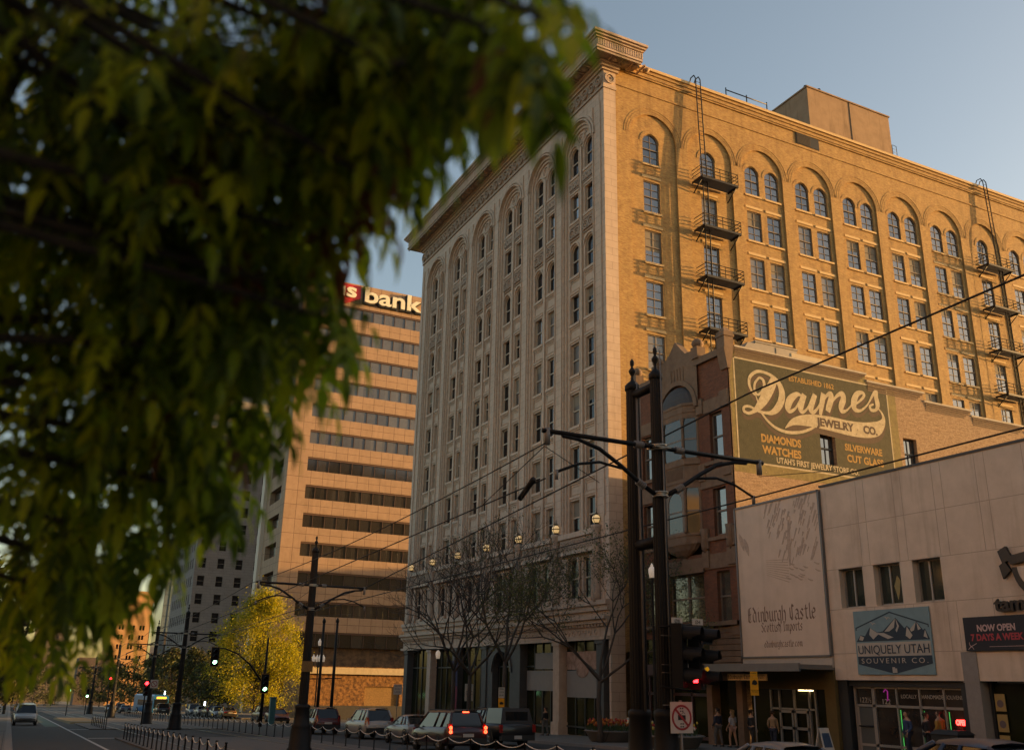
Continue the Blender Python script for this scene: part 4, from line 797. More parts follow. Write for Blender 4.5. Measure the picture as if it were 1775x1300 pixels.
# ---------------------------------------------------------------- grey stone block, glass tower, far towers
gb=empty('grey_stone_building',(33,227,gz(227)),'tall grey stone office block with small square windows and a bracketed cornice','building')
GST=mat('grey_stone',(.24,.2,.18),.9,brick=(1.6,.6,.02,(.22,.185,.165),(.13,.11,.1)),var=.4,vscale=.3)
rowz=[22.9-4.07*k for k in range(6)][::-1]+[22.9+4.07*(k+1) for k in range(7)]
mb=MB(); hol=[(34.6+4.13*i-.8,34.6+4.13*i+.8,z-1.15,z+1.15,False) for i in range(8) for z in rowz]
wall(mb,YW(227),33,68,-6,56,hol,.4); holf=[(230+3.2*i,231.4+3.2*i,z-1.15,z+1.15,False) for i in range(9) for z in rowz]; wall(mb,XW(33.0),227,260,-6,56,holf,.4); mb.quad((33,227,56),(68,227,56),(68,260,56),(33,260,56)); mb.build('stone_wall',GST,gb)
mb=MB(); mb.quad((33,227.35,-5),(68,227.35,-5),(68,227.35,55),(33,227.35,55)); mb.quad((33.35,227.4,-5),(33.35,260,-5),(33.35,260,55),(33.35,227.4,55)); mb.build('window_glass',GLASS,gb)
m=MB(); m.box(-.8,.8,-.02,.02,-1.15,-1.05); m.box(-.8,.8,-.02,.02,-.05,.05); m.box(-.8,-.7,-.02,.02,-1.15,1.15); m.box(.7,.8,-.02,.02,-1.15,1.15)
me=None; cnt=0
for i in range(5):
    for z in rowz[:9]:
        if me is None: fo=m.build('window_frame',SASHD,None); me=fo.data
        else: fo=bpy.data.objects.new('window_frame',me); COL.objects.link(fo)
        fo.parent=gb; fo.location=Vector((34.6+4.13*i,227.28,z))-gb.location
mb=MB(); mb.box(32.2,68.5,226,261,56,57); mb.box(32.6,68.2,226.4,260.6,55.2,56); [mb.box(33.2+k*.9,33.6+k*.9,226.2,227,55.2,56) for k in range(38)]; mb.build('cornice',GST,gb)
pb=empty('pale_glass_tower',(46,320,gz(320)),'pale tower of cream and glass bands far behind the grey stone block','building')
mb=MB(); [mb.box(44,80,320,350,60+k*5,62.6+k*5) for k in range(10)]; mb.box(44.3,79.5,320.3,349,-7,60); mb.build('floor_band',mat('cream_band',(.55,.48,.38),.8),pb); mb=MB(); mb.box(44.4,79.6,320.4,349.6,60,110); mb.build('ribbon_glass',mat('blue_grey_glass',(.12,.15,.17),.1,spec=1),pb)
gt=empty('glass_tower',(35,296,gz(296)),'slim blue glass tower seen edge on beside the grey stone block','building')
mb=MB(); mb.box(36.0,48,300,318,-7,44); mb.build('curtain_wall',mat('pale_blue_glass',(.2,.27,.31),.12,spec=1,ior=1.9,var=.6,vscale=.3),gt); mb=MB()
for k in range(16): mb.box(35.95,48,299.9,300,-6+k*3.1,-5.85+k*3.1)
for k in range(9): mb.box(36+k*1.5,36.08+k*1.5,299.9,300,-7,44)
mb.build('glazing_bar',mat('blue_bar',(.05,.09,.13),.5),gt)
ob=empty('far_orange_building',(42,560,gz(560)),'distant brick building glowing orange in the low sun far down the street','building')
mb=MB(); wall(mb,YW(560),42,62,-14,40,[(44+u+o,45.1+u+o,z,z+2.3,False) for u in (3,8.5,13.5) for o in (-.9,.6) for z in (5,10,15.5,20.5,25.5)],.5); mb.box(42,42.3,560,590,-14,40); mb.box(61.7,62,560,590,-14,40); mb.box(49,62,560,590,40,40.5); mb.build('brick_wall',mat('orange_brick',(.55,.29,.12),.9,var=.2),ob); mb=MB(); mb.quad((42,560.6,-14),(62,560.6,-14),(62,560.6,39),(42,560.6,39)); mb.build('window_glass',GLASS,ob)
mb=MB(); mb.box(50,63,562,590,40.5,46); mb.box(49.5,64,561,590,44,46); mb.build('attic',MT['orange_brick'],ob)
mb=MB(); mb.box(55,70,430,470,-11,36); [mb.box(55.5+2.2*k,56.7+2.2*k,429.9,430,-8+5*j,-5+5*j) for k in range(6) for j in range(8)]; mb.build('far_brown_building',mat('brown_far_brick',(.2,.13,.09),.9,var=.3),None,'dark brown block standing between the orange building and the glass tower','building')
lo=empty('far_loft_building',(34,262,gz(262)),'low dark building with a gold lit row of tall window bars beyond the grey block','building')
mb=MB(); mb.box(34,50,272,290,-7,13); mb.build('wall',mat('dark_grey_brick',(.09,.08,.075),.9,var=.3),lo); mb=MB(); [mb.box(34.6+k*.62,34.95+k*.62,271.85,272,2.6,9.8) for k in range(10)]; mb.build('gold_window',mat('gold_glass',(.5,.36,.16),.4),lo)
# unseen block added behind the corner block to shade the bank tower's lower floors
b=MB(); b.box(150,186,110,137,-4,27); b.build('tower_shade_block',mat('side_street_brick',(.25,.17,.12),.9,var=.3),None,'unseen brick block added along the cross street to shade the bank tower','building')

b=MB(); b.box(34,60,128.2,128.6,-3.6,-1.25); b.build('painted_shade_box',mat('painted_shade_grey',(.07,.065,.06),.9,var=.4),None,'dark box standing in for shade along the foot of the sunlit rubble building','wall')  # dark box stands in for the shade at the rubble wall's foot

for x0,x1,y,h,c,lab in ((-26,6,640,34,(.16,.11,.08),'far brown block closing the left end of the street'),(8,26,700,46,(.2,.15,.12),'far pale block at the end of the street behind the trees'),(27,41,520,24,(.12,.085,.07),'far dark block left of the orange building')):
    b=MB(); wall(b,YW(y),x0,x1,-20,h-14,[(x0+2+3.5*i,x0+3.8+3.5*i,z,z+2,False) for i in range(int((x1-x0-3)/3.5)) for z in range(-8,h-18,4)],.5); b.box(x0,x1,y+.6,y+20,-20,h-14.2); b.build('far_building',mat('far_wall_'+str(x1),c,.9,var=.3),None,lab,'building')

b=MB(); wall(b,YW(195),85,125,-5,78,[(87+3.6*i,89+3.6*i,z,z+2,False) for i in range(10) for z in range(2,74,4)],.4); b.box(85,125,195.5,222,-5,77.8); b.build('unseen_shade_tower',mat('rear_grey_stone',(.25,.22,.2),.9,var=.3),None,'unseen grey block added behind the bank tower to shade the grey stone building','building')  # hidden block added to keep the sun off the grey stone building
tb=empty('street_shade_block',(33.2,-60,0),'unseen dark brick block added beside the noodle shop to shade the street','building'); mb=MB(); wall(mb,XW(33.2),-75,8.6,-1,20,[(y,y+1.5,z,z+2.2,False) for y in range(-72,6,4) for z in range(5,18,4)],.3); mb.box(33.5,58,-75,8.6,19.5,20); mb.quad((33.2,8.6,-1),(58,8.6,-1),(58,8.6,20),(33.2,8.6,20)); mb.quad((33.2,-75,-1),(58,-75,-1),(58,-75,20),(33.2,-75,20)); mb.quad((58,8.6,-1),(58,-75,-1),(58,-75,20),(58,8.6,20)); mb.build('brick_wall',mat('dark_brick',(.2,.11,.07),.9,brick=(.22,.075,.012,(.17,.09,.055),(.2,.15,.1)),var=.4),tb)  # unseen block added to keep low sun off the near side fronts
# ---------------------------------------------------------------- unseen buildings on the near side, sized so their sunlit fronts bounce light across
NB=mat('near_side_stone',(.58,.44,.31),.9,brick=(1.4,.6,.015,(.55,.41,.29),(.3,.22,.16)),var=.3,vscale=.3)
for y0,y1,h,lab in ((-70,-28,30,'unseen tall pale stone block facing the dark brick block'),(-27,14,24,'unseen pale stone block directly behind the leafy tree'),(15,54,21,'unseen pale stone block across the street beyond the leafy tree'),(55,98,20,'unseen low pale stone block across the street near the crossing')):
    e_=empty('unseen_near_building',(-9,y0,gz(y0)),lab,'building'); mb=MB(); P=lambda u,v,d:(-9-d,u,v)
    hol=[(y0+2+3.4*i,y0+3.7+3.4*i,z,z+2.2,False) for i in range(int((y1-y0-3)/3.4)) for z in range(5,int(h)-3,4)]
    wall(mb,P,y0,y1,-3,h,hol,.3); mb.quad((-9,y0,h),(-9,y1,h),(-30,y1,h),(-30,y0,h)); mb.quad((-9,y0,-3),(-30,y0,-3),(-30,y0,h),(-9,y0,h)); mb.quad((-9,y1,-3),(-30,y1,-3),(-30,y1,h),(-9,y1,h)); mb.build('stone_front',NB,e_)
    mb=MB(); mb.quad((-9.28,y0,-3),(-9.28,y1,-3),(-9.28,y1,h),(-9.28,y0,h)); mb.build('window_glass',GLASS,e_)
# ---------------------------------------------------------------- foreground tree: trunk and limbs on the near pavement, leafy crown
BARK=mat('dark_bark',(.06,.048,.04),.95,var=.5,bump=.8,bscale=30)
LEAFM=[mat('dark_leaf',(.105,.175,.018),.55,trans=.5,var=.5,vscale=8),mat('green_leaf',(.30,.44,.028),.5,trans=.6,var=.4,vscale=8),mat('yellow_green_leaf',(.60,.68,.04),.5,trans=.6,var=.4,vscale=8),mat('red_brown_leaf',(.22,.08,.03),.6,trans=.3)]
def campt(px,py,d):
    v=fw+cr*((px-887.5)/1626.3)-cu*((py-650)/1626.3); return CAMPOS+v*d
TR=empty('street_tree',(-2.6,2.6,.15),'leafy green tree on the near pavement whose crown hangs low over the kerb','tree')
CL=[(60,80,2.3,260,1),(320,60,2.2,250,1),(560,40,2.1,220,1),(720,-10,1.95,160,1),(870,-20,1.8,105,.9),(940,-10,1.6,75,.8),(965,45,1.5,30,.9),(100,330,2.4,270,.95),(350,310,2.3,250,.95),(520,170,2.2,165,.95),(640,110,2.0,125,.9),(715,130,1.8,60,.8),(860,60,1.75,40,.8),(90,560,2.6,250,.95),(310,550,2.5,230,.95),(450,490,2.35,130,.9),(545,520,2.2,80,.9),(560,420,2.15,55,.7),(80,740,2.9,170,1),(250,720,2.8,140,.95),(370,680,2.65,110,.9),(440,710,2.6,60,.8),(50,1000,3.3,150,1.1),(200,970,3.1,120,1),(310,900,2.9,95,.95),(395,900,2.7,60,.9),(40,1110,3.6,100,1.1),(140,1090,3.4,80,1),(215,1040,3.2,55,.9),(600,570,2.2,45,.8),(350,790,2.75,75,.85),(20,870,3.2,70,.7),(520,630,2.4,42,.8),(650,60,2.1,110,.9),(560,300,2.1,45,.7),(610,345,2.1,42,1),(668,320,2.0,26,1),(470,385,2.2,50,.8),(300,170,2.1,40,.5)]
REDC={(610,345),(668,320),(470,385),(300,170)}
rt=random.Random(21)
lv=MB(); tw=MB()
def leaflet(p,d,n_,ln,wd,mi):
    d=d.normalized(); sd=d.cross(n_)
    if sd.length<1e-4: return
    sd.normalize(); nn=sd.cross(d); q=[]
    pr=((0,.0,0),(.2,.85,.03),(.42,1.0,.04),(.72,.5,.0),(1,.0,-.10))
    vs=[p]
    for t,w_,z in pr[1:4]:
        c=p+d*(ln*t)+nn*(z*ln); vs+= [c+sd*(w_*wd/2)+nn*(.12*wd),c,c-sd*(w_*wd/2)+nn*(.12*wd)]
    vs.append(p+d*ln+nn*(-.1*ln)); lv.cm=mi
    lv.add(vs,[[0,1,2],[0,2,3],[1,4,5,2],[2,5,6,3],[4,7,8,5],[5,8,9,6],[7,10,8],[8,10,9]],True)
def compound(p,d,sc,red=False):
    d=d.normalized(); side=d.cross(Vector((0,0,1)))
    if side.length<.1: side=Vector((1,0,0))
    side.normalize(); side=(side+Vector((rt.uniform(-.5,.5),rt.uniform(-.5,.5),rt.uniform(-.4,.4)))).normalized()
    L_=.14*sc; pts=[p]; c=p.copy(); dd=d.copy(); npair=rt.choice((2,3,3))
    r_=rt.random(); base=3 if red and r_<.6 else 0 if r_<.42 else 1 if r_<.74 else 2 if r_<.985 else 3
    for k in range(npair+1):
        c=c+dd*(L_/(npair+1)); dd=(dd+Vector((0,0,-.22))).normalized(); pts.append(c.copy()); up=side.cross(dd)
        mi=base if rt.random()<.75 else min(2,base+1)
        if k<npair:
            for s in (-1,1): leaflet(c,(side*s*1.0+dd*.75+Vector((0,0,-.55+rt.uniform(-.3,.2)))),up,rt.uniform(.055,.088)*sc,rt.uniform(.018,.027)*sc,mi)
        else: leaflet(c,dd+Vector((0,0,-.35)),up,rt.uniform(.075,.11)*sc,.028*sc,mi)
    tw.tube(pts,.0016,4,False)
trunk_top=Vector((-2.2,2.7,2.6)); hub=[Vector((-1.7,2.5,3.1)),Vector((-1.55,3.1,2.55)),Vector((-1.6,2.2,3.8))]
tk=MB(); tk.tube([(-2.6,2.6,.1),(-2.55,2.6,.9),(-2.4,2.65,1.8),trunk_top],[.2,.15,.13,.12],10)
lm=MB()
for h_ in hub: lm.tube([trunk_top,trunk_top.lerp(h_,.5)+Vector((0,0,.05)),h_],[.11,.08,.06],8)
for (px,py,d_,r,dn) in CL:
    isred=(px,py) in REDC
    if px>390 and 180<py<720: px-=52; py-=25
    elif px>680 and py<=180: px-=25; py-=15
    elif py>850 and px>180: px-=48; py-=55
    elif py>640 and px>250: px-=45; py-=25
    elif py>960: py-=45
    c=campt(px,py,d_); rw=r/1626.3*d_; h_=min(hub,key=lambda q:(q-c).length)
    m1=h_.lerp(c,.35)+Vector((rt.uniform(-.08,.08),rt.uniform(-.1,.1),.12)); m2=h_.lerp(c,.7)+Vector((rt.uniform(-.06,.06),rt.uniform(-.06,.06),.06))
    lm.tube([h_,m1,m2,c],[.035,.024,.015,.007],6)
    n_=max(6,int(r*r*(.0028 if r>190 else .0029)*(1.5 if py>840 else 1)*dn))
    for k in range(n_):
        u=Vector((rt.gauss(0,1),rt.gauss(0,1),rt.gauss(0,1))).normalized()*(rt.random()**.45)
        p=c+(cr*u.x*rw+cu*u.y*rw+fw*u.z*min(.42,rw*1.3)); p+=fw*(.12)
        if rt.random()<.3: tw.tube([c.lerp(p,.15),c.lerp(p,.6)+Vector((0,0,.02)),p],[.005,.003,.002],4,False)
        out=(p-c); out=out.normalized() if out.length>1e-4 else Vector((1,0,0))
        compound(p,out*.5+Vector((rt.uniform(-.6,.6),rt.uniform(-.6,.6),-.55)),rt.uniform(.85,1.2),isred)
tk.build('trunk',BARK,TR); lm.build('limb',BARK,TR); cr_=lv.build('crown',LEAFM,TR); tw.build('twig',mat('twig_bark',(.05,.035,.02),.9),cr_)
# ---------------------------------------------------------------- branching street trees
def tree(name,label,base,h,spread,seed,leaf=None,nleaf=0,lsize=.1,leafm=None,group=None,levels=5,trunk=.16,fork=.28,lean=(0,0),density=1.0,cat='tree',twigs=True):
    r=random.Random(seed); t=empty(name,base,label,cat,group); m=MB(); tips=[]; B=Vector(base)
    def grow(p,d,l,rad,lev):
        n=3; pts=[p]; c=p.copy(); dd=d.copy()
        for k in range(n):
            dd=(dd+Vector((r.uniform(-.22,.22),r.uniform(-.22,.22),r.uniform(-.1,.2)))).normalized(); c=c+dd*l/n; pts.append(c.copy())
        m.tube(pts,[rad,rad*.9,rad*.8,rad*.68],7 if lev<2 else 4,False)
        if lev>=levels: tips.append((c,dd)); return
        if lev>=2: tips.append((pts[2],dd))
        nb=r.choice((2,3,3)) if lev<levels-1 else r.choice((2,3))
        for k in range(nb):
            a=r.uniform(.35,.85); ax=dd.orthogonal().normalized(); ax=Matrix.Rotation(2*PI*(k+r.random()*.6)/nb,3,dd)@ax
            nd=(dd*cos(a)+ax*sin(a)); nd=(nd+Vector((0,0,.12))).normalized(); nd=Vector((nd.x*spread,nd.y*spread,nd.z)).normalized()
            grow(c,nd,l*r.uniform(.62,.82),rad*.62,lev+1)
    th=h*fork; top=B+Vector((lean[0],lean[1],th)); tk_=MB(); tk_.tube([B-Vector((0,0,.1)),B.lerp(top,.15),B.lerp(top,.6)+Vector((r.uniform(-.1,.1),r.uniform(-.1,.1),0)),top],[trunk*1.5,trunk*1.1,trunk*.95,trunk*.85],9); tk_.build('trunk',BARK,t)
    nb=4 if levels>3 else 3
    for k in range(nb):
        a=2*PI*(k+r.random()*.5)/nb; d=Vector((cos(a)*.75*spread,sin(a)*.75*spread,r.uniform(.6,1.1))).normalized(); grow(top-Vector((0,0,.1*k)),d,h*.23,trunk*.6,1)
    grow(top,Vector((0,0,1)),h*.25,trunk*.65,1)
    m.build('limb',BARK,t)
    if nleaf:
        f=MB(); ms=leafm
        for k in range(nleaf):
            p,d=r.choice(tips); p=p+Vector((r.gauss(0,1),r.gauss(0,1),r.gauss(0,.8)))*lsize*density
            f.cm=r.choices(range(len(ms)),[3,4,3][:len(ms)] if len(ms)<4 else [3,4,3,1])[0]
            a=Vector((r.gauss(0,1),r.gauss(0,1),r.gauss(0,1))).normalized(); b_=a.orthogonal().normalized(); b_=Matrix.Rotation(r.random()*6.28,3,a)@b_; c=a.cross(b_); s=lsize*r.uniform(.5,1.1)
            f.add([p-b_*s,p+c*s*.45,p+b_*s*1.1,p-c*s*.45],[[0,1,2,3]])
        f.build('crown',ms,t)
    return t
BUD=[mat('bud_leaf',(.10,.115,.03),.7,trans=.3),mat('bud_leaf_dark',(.05,.055,.02),.7,trans=.3)]
tree('bare_tree','bare dark tree with a straight trunk at the far end of the corner block shops',(28,64.6,gz(64)+.15),12.6,1.0,5,levels=6,trunk=.15,fork=.34)
tree('bare_tree','bare tree forking low into two limbs behind the dark red people carrier',(28,61.8,gz(62)+.15),12.0,1.1,11,levels=6,trunk=.15,fork=.33)
tree('bare_tree','bare tree in front of the arched doorway of the corner block',(27.6,55.6,gz(56)+.15),12.8,1.0,17,levels=6,trunk=.15,fork=.36,nleaf=2500,lsize=.07,leafm=BUD)
tree('budding_tree','thin budding tree with sparse green leaves beside the black double pole',(28.4,45.6,gz(45)+.15),11.0,1.2,8,levels=6,trunk=.13,fork=.3,nleaf=13000,lsize=.075,density=3.0,leafm=BUD)
YL=[mat('golden_leaf',(.42,.38,.02),.7,trans=.4),mat('yellow_leaf',(.46,.36,.03),.7,trans=.4),mat('olive_leaf',(.19,.20,.02),.7,trans=.4)]
def crowntree(name,label,base,h,rx,ry,z0,seed,ms,n,ls,group=None,lob=26,wts=None):
    """tapered trunk with limbs to clumps; leaves gathered in uneven clumps so that light shows between them"""
    r=random.Random(seed); t=empty(name,base,label,'tree',group); B=Vector(base); tk_=MB(); tk_.tube([B-Vector((0,0,.1)),B+Vector((.05,0,z0*.8)),B+Vector((.1,.05,h*.55)),B+Vector((0,0,h*.85))],[.2,.15,.1,.03],8)
    f=MB(); lm_=MB(); cl=[]
    for k in range(lob):
        z=z0+(h-z0)*(r.random()**.9); tt=(z-z0)/(h-z0); w_=max(.12,sin(PI*min(.97,(.16+tt*.84)))**.8) if tt<.55 else (1-tt)*2.0+.08; w_=min(w_,1.0); a=r.random()*2*PI; q=r.random()**.5
        cl.append((B+Vector((cos(a)*rx*w_*q,sin(a)*ry*w_*q,z)),r.uniform(.13,.26)*rx*(1.1-.35*tt)))
    for c,rad in cl:
        s=B+Vector((0,0,max(z0*.7,(c.z-B.z)*.55))); lm_.tube([s,s.lerp(c,.5)+Vector((0,0,.2)),c],[.06,.04,.015],5,False)
        for k in range(int(n/lob)):
            u=Vector((r.gauss(0,1),r.gauss(0,1),r.gauss(0,.9)))*rad*.68; p=c+u
            f.cm=r.choices(range(len(ms)),wts or [1]*len(ms))[0]
            a=Vector((r.gauss(0,1),r.gauss(0,1),r.gauss(0,1))).normalized(); b_=a.orthogonal().normalized(); cc=a.cross(b_); s_=ls*r.uniform(.5,1.2)
            f.add([p-b_*s_,p+cc*s_*.5,p+b_*s_,p-cc*s_*.5],[[0,1,2,3]])
    tk_.build('trunk',BARK,t); lm_.build('limb',BARK,t); f.build('crown',ms,t); return t
crowntree('golden_tree','bright golden yellow leafed tree at the street corner under the bank tower',(27.0,124,gz(124)+.15),14.8,6.0,5.0,1.8,4,YL,42000,.13,lob=110,wts=[3,2,3])
DG=[mat('dark_green_leaf',(.05,.06,.014),.7,trans=.3),mat('mid_green_leaf',(.085,.09,.018),.7,trans=.3),mat('brown_green_leaf',(.045,.038,.014),.7,trans=.3)]
labs=['dark green round tree left of the golden tree','dark tree behind the blue bus','low dark street tree beyond the bus, second along the row','street tree beyond the crossing, third along the far row','street tree beyond the crossing, fourth along the far row','street tree beyond the crossing, fifth along the far row','street tree beyond the crossing, sixth along the far row','street tree beyond the crossing, seventh along the far row']
for k,(x,y,h,rx) in enumerate(((27.5,150,9.5,5),(27.6,175,10,5.5),(27.4,200,11,5.5),(27.6,232,11,6),(27.5,268,12,6),(27,310,12,6.5),(27,360,13,7),(26.5,430,14,8))): crowntree('street_tree',labs[k],(x,y,gz(y)+.15),h,rx,rx*.95,2.2,40+k,DG,4200 if k<4 else 2600,.28+.02*k,'dark trees along the far pavement',lob=34)
labs=['dark tree over the parked white car at the left kerb','dark tree on the left pavement beyond the parked white car','farthest dark tree on the left pavement','dark tree on the left pavement at the road end']
for k,(x,y,h,rx) in enumerate(((-2.8,92,8,3.0),(-2.3,135,9,3.6),(-2,190,10,4.2),(-1,260,12,6))): crowntree('street_tree',labs[k],(x,y,gz(y)+.15),h,rx,rx,2.4,60+k,DG,4200,.24,'dark trees along the near pavement',lob=30)
for k,(x,y,h,rx) in enumerate(((8,420,15,8),(16,470,17,9),(1,440,20,12))): crowntree('distant_tree',['hazy dark tree closing the end of the road','distant dark tree at the end of the tracks','distant dark tree at the left of the road end'][k],(x,y,gz(y)),h,rx,rx,1.5,70+k,DG,2600,.4,'trees closing the street',lob=30)

labs=['dark leafy tree low at the left edge beyond the parked cars','dark leafy tree beyond the left kerb, nearer the road end','dark bushy tree overhanging the left lane far off','dark bushy tree on the left beyond the far signals']
for k,(x,y,h,rx) in enumerate(((-3.2,62,9.5,3.6),(2,330,17,8),(-1.5,112,8.5,3.2),(-.5,160,10,4))): crowntree('street_tree',labs[k],(x,y,gz(y)+.15),h,rx,rx,2.2,80+k,DG,4600,.26,'dark trees along the near pavement',lob=34)
# ---------------------------------------------------------------- tramway poles, arms, wires
BLKP=mat('black_painted_steel',(.008,.008,.009),.6,spec=.25,var=.3,vscale=3,bump=.05)
BAND=mat('bright_steel_band',(.38,.34,.28),.35,metal=.8); GREYI=mat('grey_insulator',(.17,.16,.15),.5)
def pole_shape(m,x,y,h,r0_=.17,r1=.125):
    z=gz(y); n=16; prof=[(r0_,0),(r0_*.96,2.5),(r1*1.08,h*.7),(r1,h-.75)]
    vs=[]; 
    for r,hh in prof:
        for j in range(n*2): a=PI*j/n; rr=r*(1 if j%2 else .9); vs.append((x+rr*cos(a),y+rr*sin(a),z+hh))
    k=n*2; m.add(vs,[[i*k+j,i*k+(j+1)%k,(i+1)*k+(j+1)%k,(i+1)*k+j] for i in range(len(prof)-1) for j in range(k)])
    m.lathe((x,y,z),[(r1*1.02,h-.78),(r1*1.18,h-.76),(r1*1.18,h-.66),(r1*.7,h-.58),(.035,h-.52),(.03,h-.42),(.075,h-.34),(.085,h-.3),(.03,h-.22),(.028,h-.19),(.05,h-.14),(.045,h-.06),(.004,h)],14)
def pedestal(x,y,par,r0_=.17):
    m=MB(); z=gz(y); m.lathe((x,y,z),[(r0_*2.6,0),(r0_*2.6,.12),(r0_*2.3,.2),(r0_*2.1,.9),(r0_*1.95,1.0),(r0_*2.05,1.06),(r0_*1.7,1.15),(r0_*1.45,1.75),(r0_*1.6,1.8),(r0_*1.6,1.9),(r0_*1.02,1.96)],14); m.build('pedestal',BLKP,par)
def arms(x,y,z1,z0,par,reach=2.83):
    """straight upper arm and curved lower bracket to both sides, with insulators and bright clamps"""
    for s in (-1,1):
        m=MB(); m.tube([(x+s*.15,y,z1),(x+s*.5,y,z1),(x+s*reach,y,z1+.0)],.05,8); m.tube([(x+s*.15,y,z0),(x+s*.55,y,z0+.22),(x+s*1.0,y,z0+.52),(x+s*1.5,y,z0+.8),(x+s*2.0,y,z0+.93),(x+s*2.35,y,z0+.95),(x+s*2.36,y,z1-.03)],[.05,.05,.045,.045,.04,.04,.04],8)
        m.tube([(x+s*.95,y,z0+.45),(x+s*1.5,y,z0+.52),(x+s*2.0,y,z0+.42),(x+s*2.5,y,z0+.2)],.03,6); a=m.build('arm',BLKP,par)
        m=MB()
        for c,d in (((x+s*.42,y,z1),(s*.2,0,0)),((x+s*.4,y,z0+.12),(s*.17,0,.11))):
            P0=Vector(c); D=Vector(d)
            for k in range(5): m.tube([P0+D*(k*.22),P0+D*(k*.22+.12)],.08,8)
            m.build('insulator',GREYI,a); m=MB()
        m.tube([(x+s*reach*.96,y,z1-.28),(x+s*reach*.96,y,z1+.06)],.06,8); m.build('insulator',GREYI,a); m=MB(); m.tube([(x+s*2.5,y,z0+.05),(x+s*2.5,y,z0+.24)],.04,6); m.build('insulator',GREYI,a)
        m=MB(); m.box(x+s*.1-.1,x+s*.1+.1,y-.17,y+.17,z1-.03,z1+.0); m.build('clamp',BAND,par)
    for z in (z1,z0): m=MB(); m.lathe((x,y,z-.06),[(.17,0),(.172,.035)],14); m.lathe((x,y,z+.02),[(.168,0),(.17,.035)],14); m.lathe((x,y,z-.03),[(.155,0),(.155,.06)],14); m.build('clamp_band',BAND,par)
PX=11.5
dp=empty('double_tram_pole',(PX,16.5,gz(16.5)),'pair of tall black tram poles joined by two stubs with finials and wire arms','tram pole')
for y,h in ((16.95,9.5),(16.05,9.5)):
    m=MB(); pole_shape(m,PX,y,h,.19 if y>16.5 else .165,.15 if y>16.5 else .13); m.build('pole',BLKP,dp); pedestal(PX,y,dp,.15)
for z,r_ in ((8.22,.1),(4.85,.12)): m=MB(); m.tube([(PX,16.05,z),(PX,16.95,z)],r_,10); m.build('cross_stub',BLKP,dp)
arms(PX,16.0,6.82,5.81,dp)
m=MB(); m.tube([(PX+.02,15.88,1.5),(PX+.02,15.9,9.0)],.018,5); m.tube([(PX+.0,16.74,1.5),(PX,16.8,8.5)],.03,5); m.tube([(PX+.05,16.73,6.9),(PX+.05,16.75,8.4)],.012,4)
for z in (1.65,2.25,2.4,2.95): m.box(PX-.2,PX+.1,15.83,15.86,z,z+.015)
m.build('conduit',GREYI,dp)
for i,(y,lab) in enumerate(((43,'black tram pole with two curved arms in front of the bank tower'),(79.5,'black tram pole with two arms in front of the grey stone block'),(97,'smaller black tram pole before the far orange building'),(133,'distant black tram pole beyond the crossing, left of the blue bus'),(170,'farthest black tram pole down the tracks'))):
    h=9.3; p=empty('tram_pole',(PX,y,gz(y)),lab,'tram pole','tram poles between the tracks'); m=MB(); pole_shape(m,PX,y,h,.21,.15); m.build('pole',BLKP,p); pedestal(PX,y,p,.21); z=gz(y); arms(PX,y,z+7.05,z+6.0,p,2.55)
    m=MB(); m.box(PX-.24,PX+.24,y-.24,y-.2,z+3.3,z+3.75); m.build('notice',mat('amber_notice',(.2,.11,.03),.7,var=.8,vscale=8),p) if i==0 else None
def wire(pts,label,r=.011,name='overhead_wire',cat='wire',sag=.0,group=None):
    m=MB(); P=[]
    for a,b_ in zip(pts[:-1],pts[1:]):
        a,b_=Vector(a),Vector(b_); n=10
        for k in range(n+(b_==Vector(pts[-1]))): t=k/n; q=a.lerp(b_,t); q.z-=sag*4*t*(1-t); P.append(q)
    m.tube(P,r,5,False); return m.build(name,BLKP,None,label,cat,group)
ys=[-20,16,43,79.5,97,133,170]
def zz(y,h): return gz(y)+h
wire([(14.0,y,6.1-.014*(y-9)) for y in ys],'contact wire over the far track passing just above the beige shop roof',.018)
wire([(14.0,-20,9.6),(14.0,16,8.4),(14.0,43,6.1),(14,79.5,5.2)],'heavy messenger wire crossing in front of the painted sign',.022)
wire([(8.75,16,5.85),(8.75,43,5.0),(8.75,79.5,4.2),(8.75,97,3.8),(8.75,133,3)],'contact wire over the near track crossing the cream facade',.016)
wire([(8.72,16,6.55),(8.75,43,6.0),(8.75,79.5,5.2),(8.75,97,4.8),(8.75,133,4)],'messenger wire over the near track below the arm tips',.014,sag=.25)
wire([(8.72,16,6.5),(8.75,19,5.75)],'short dropper wire slanting down from the left arm tip',.01); wire([(8.72,16,6.5),(10,16,5.9)],'short stay wire under the left arm of the double pole',.008); wire([(14.2,16,6.5),(14,13.5,6.15)],'short dropper wire below the right arm tip',.008)
wire([(PX,43,5.9),(13.7,60,5.6),(28,90,8)],'thin span wire from the single pole to the corner block',.01)
t=MB(); t.tube([(8.7,17.0,5.6),(8.7,16.4,5.9)],.06,8); t.tube([(8.7,16.6,5.8),(8.65,16.75,5.6),(8.7,16.9,5.6)],.03,6); t.build('section_insulator',BLKP,None,'black section insulator hanging on the near wire left of the double pole','insulator')
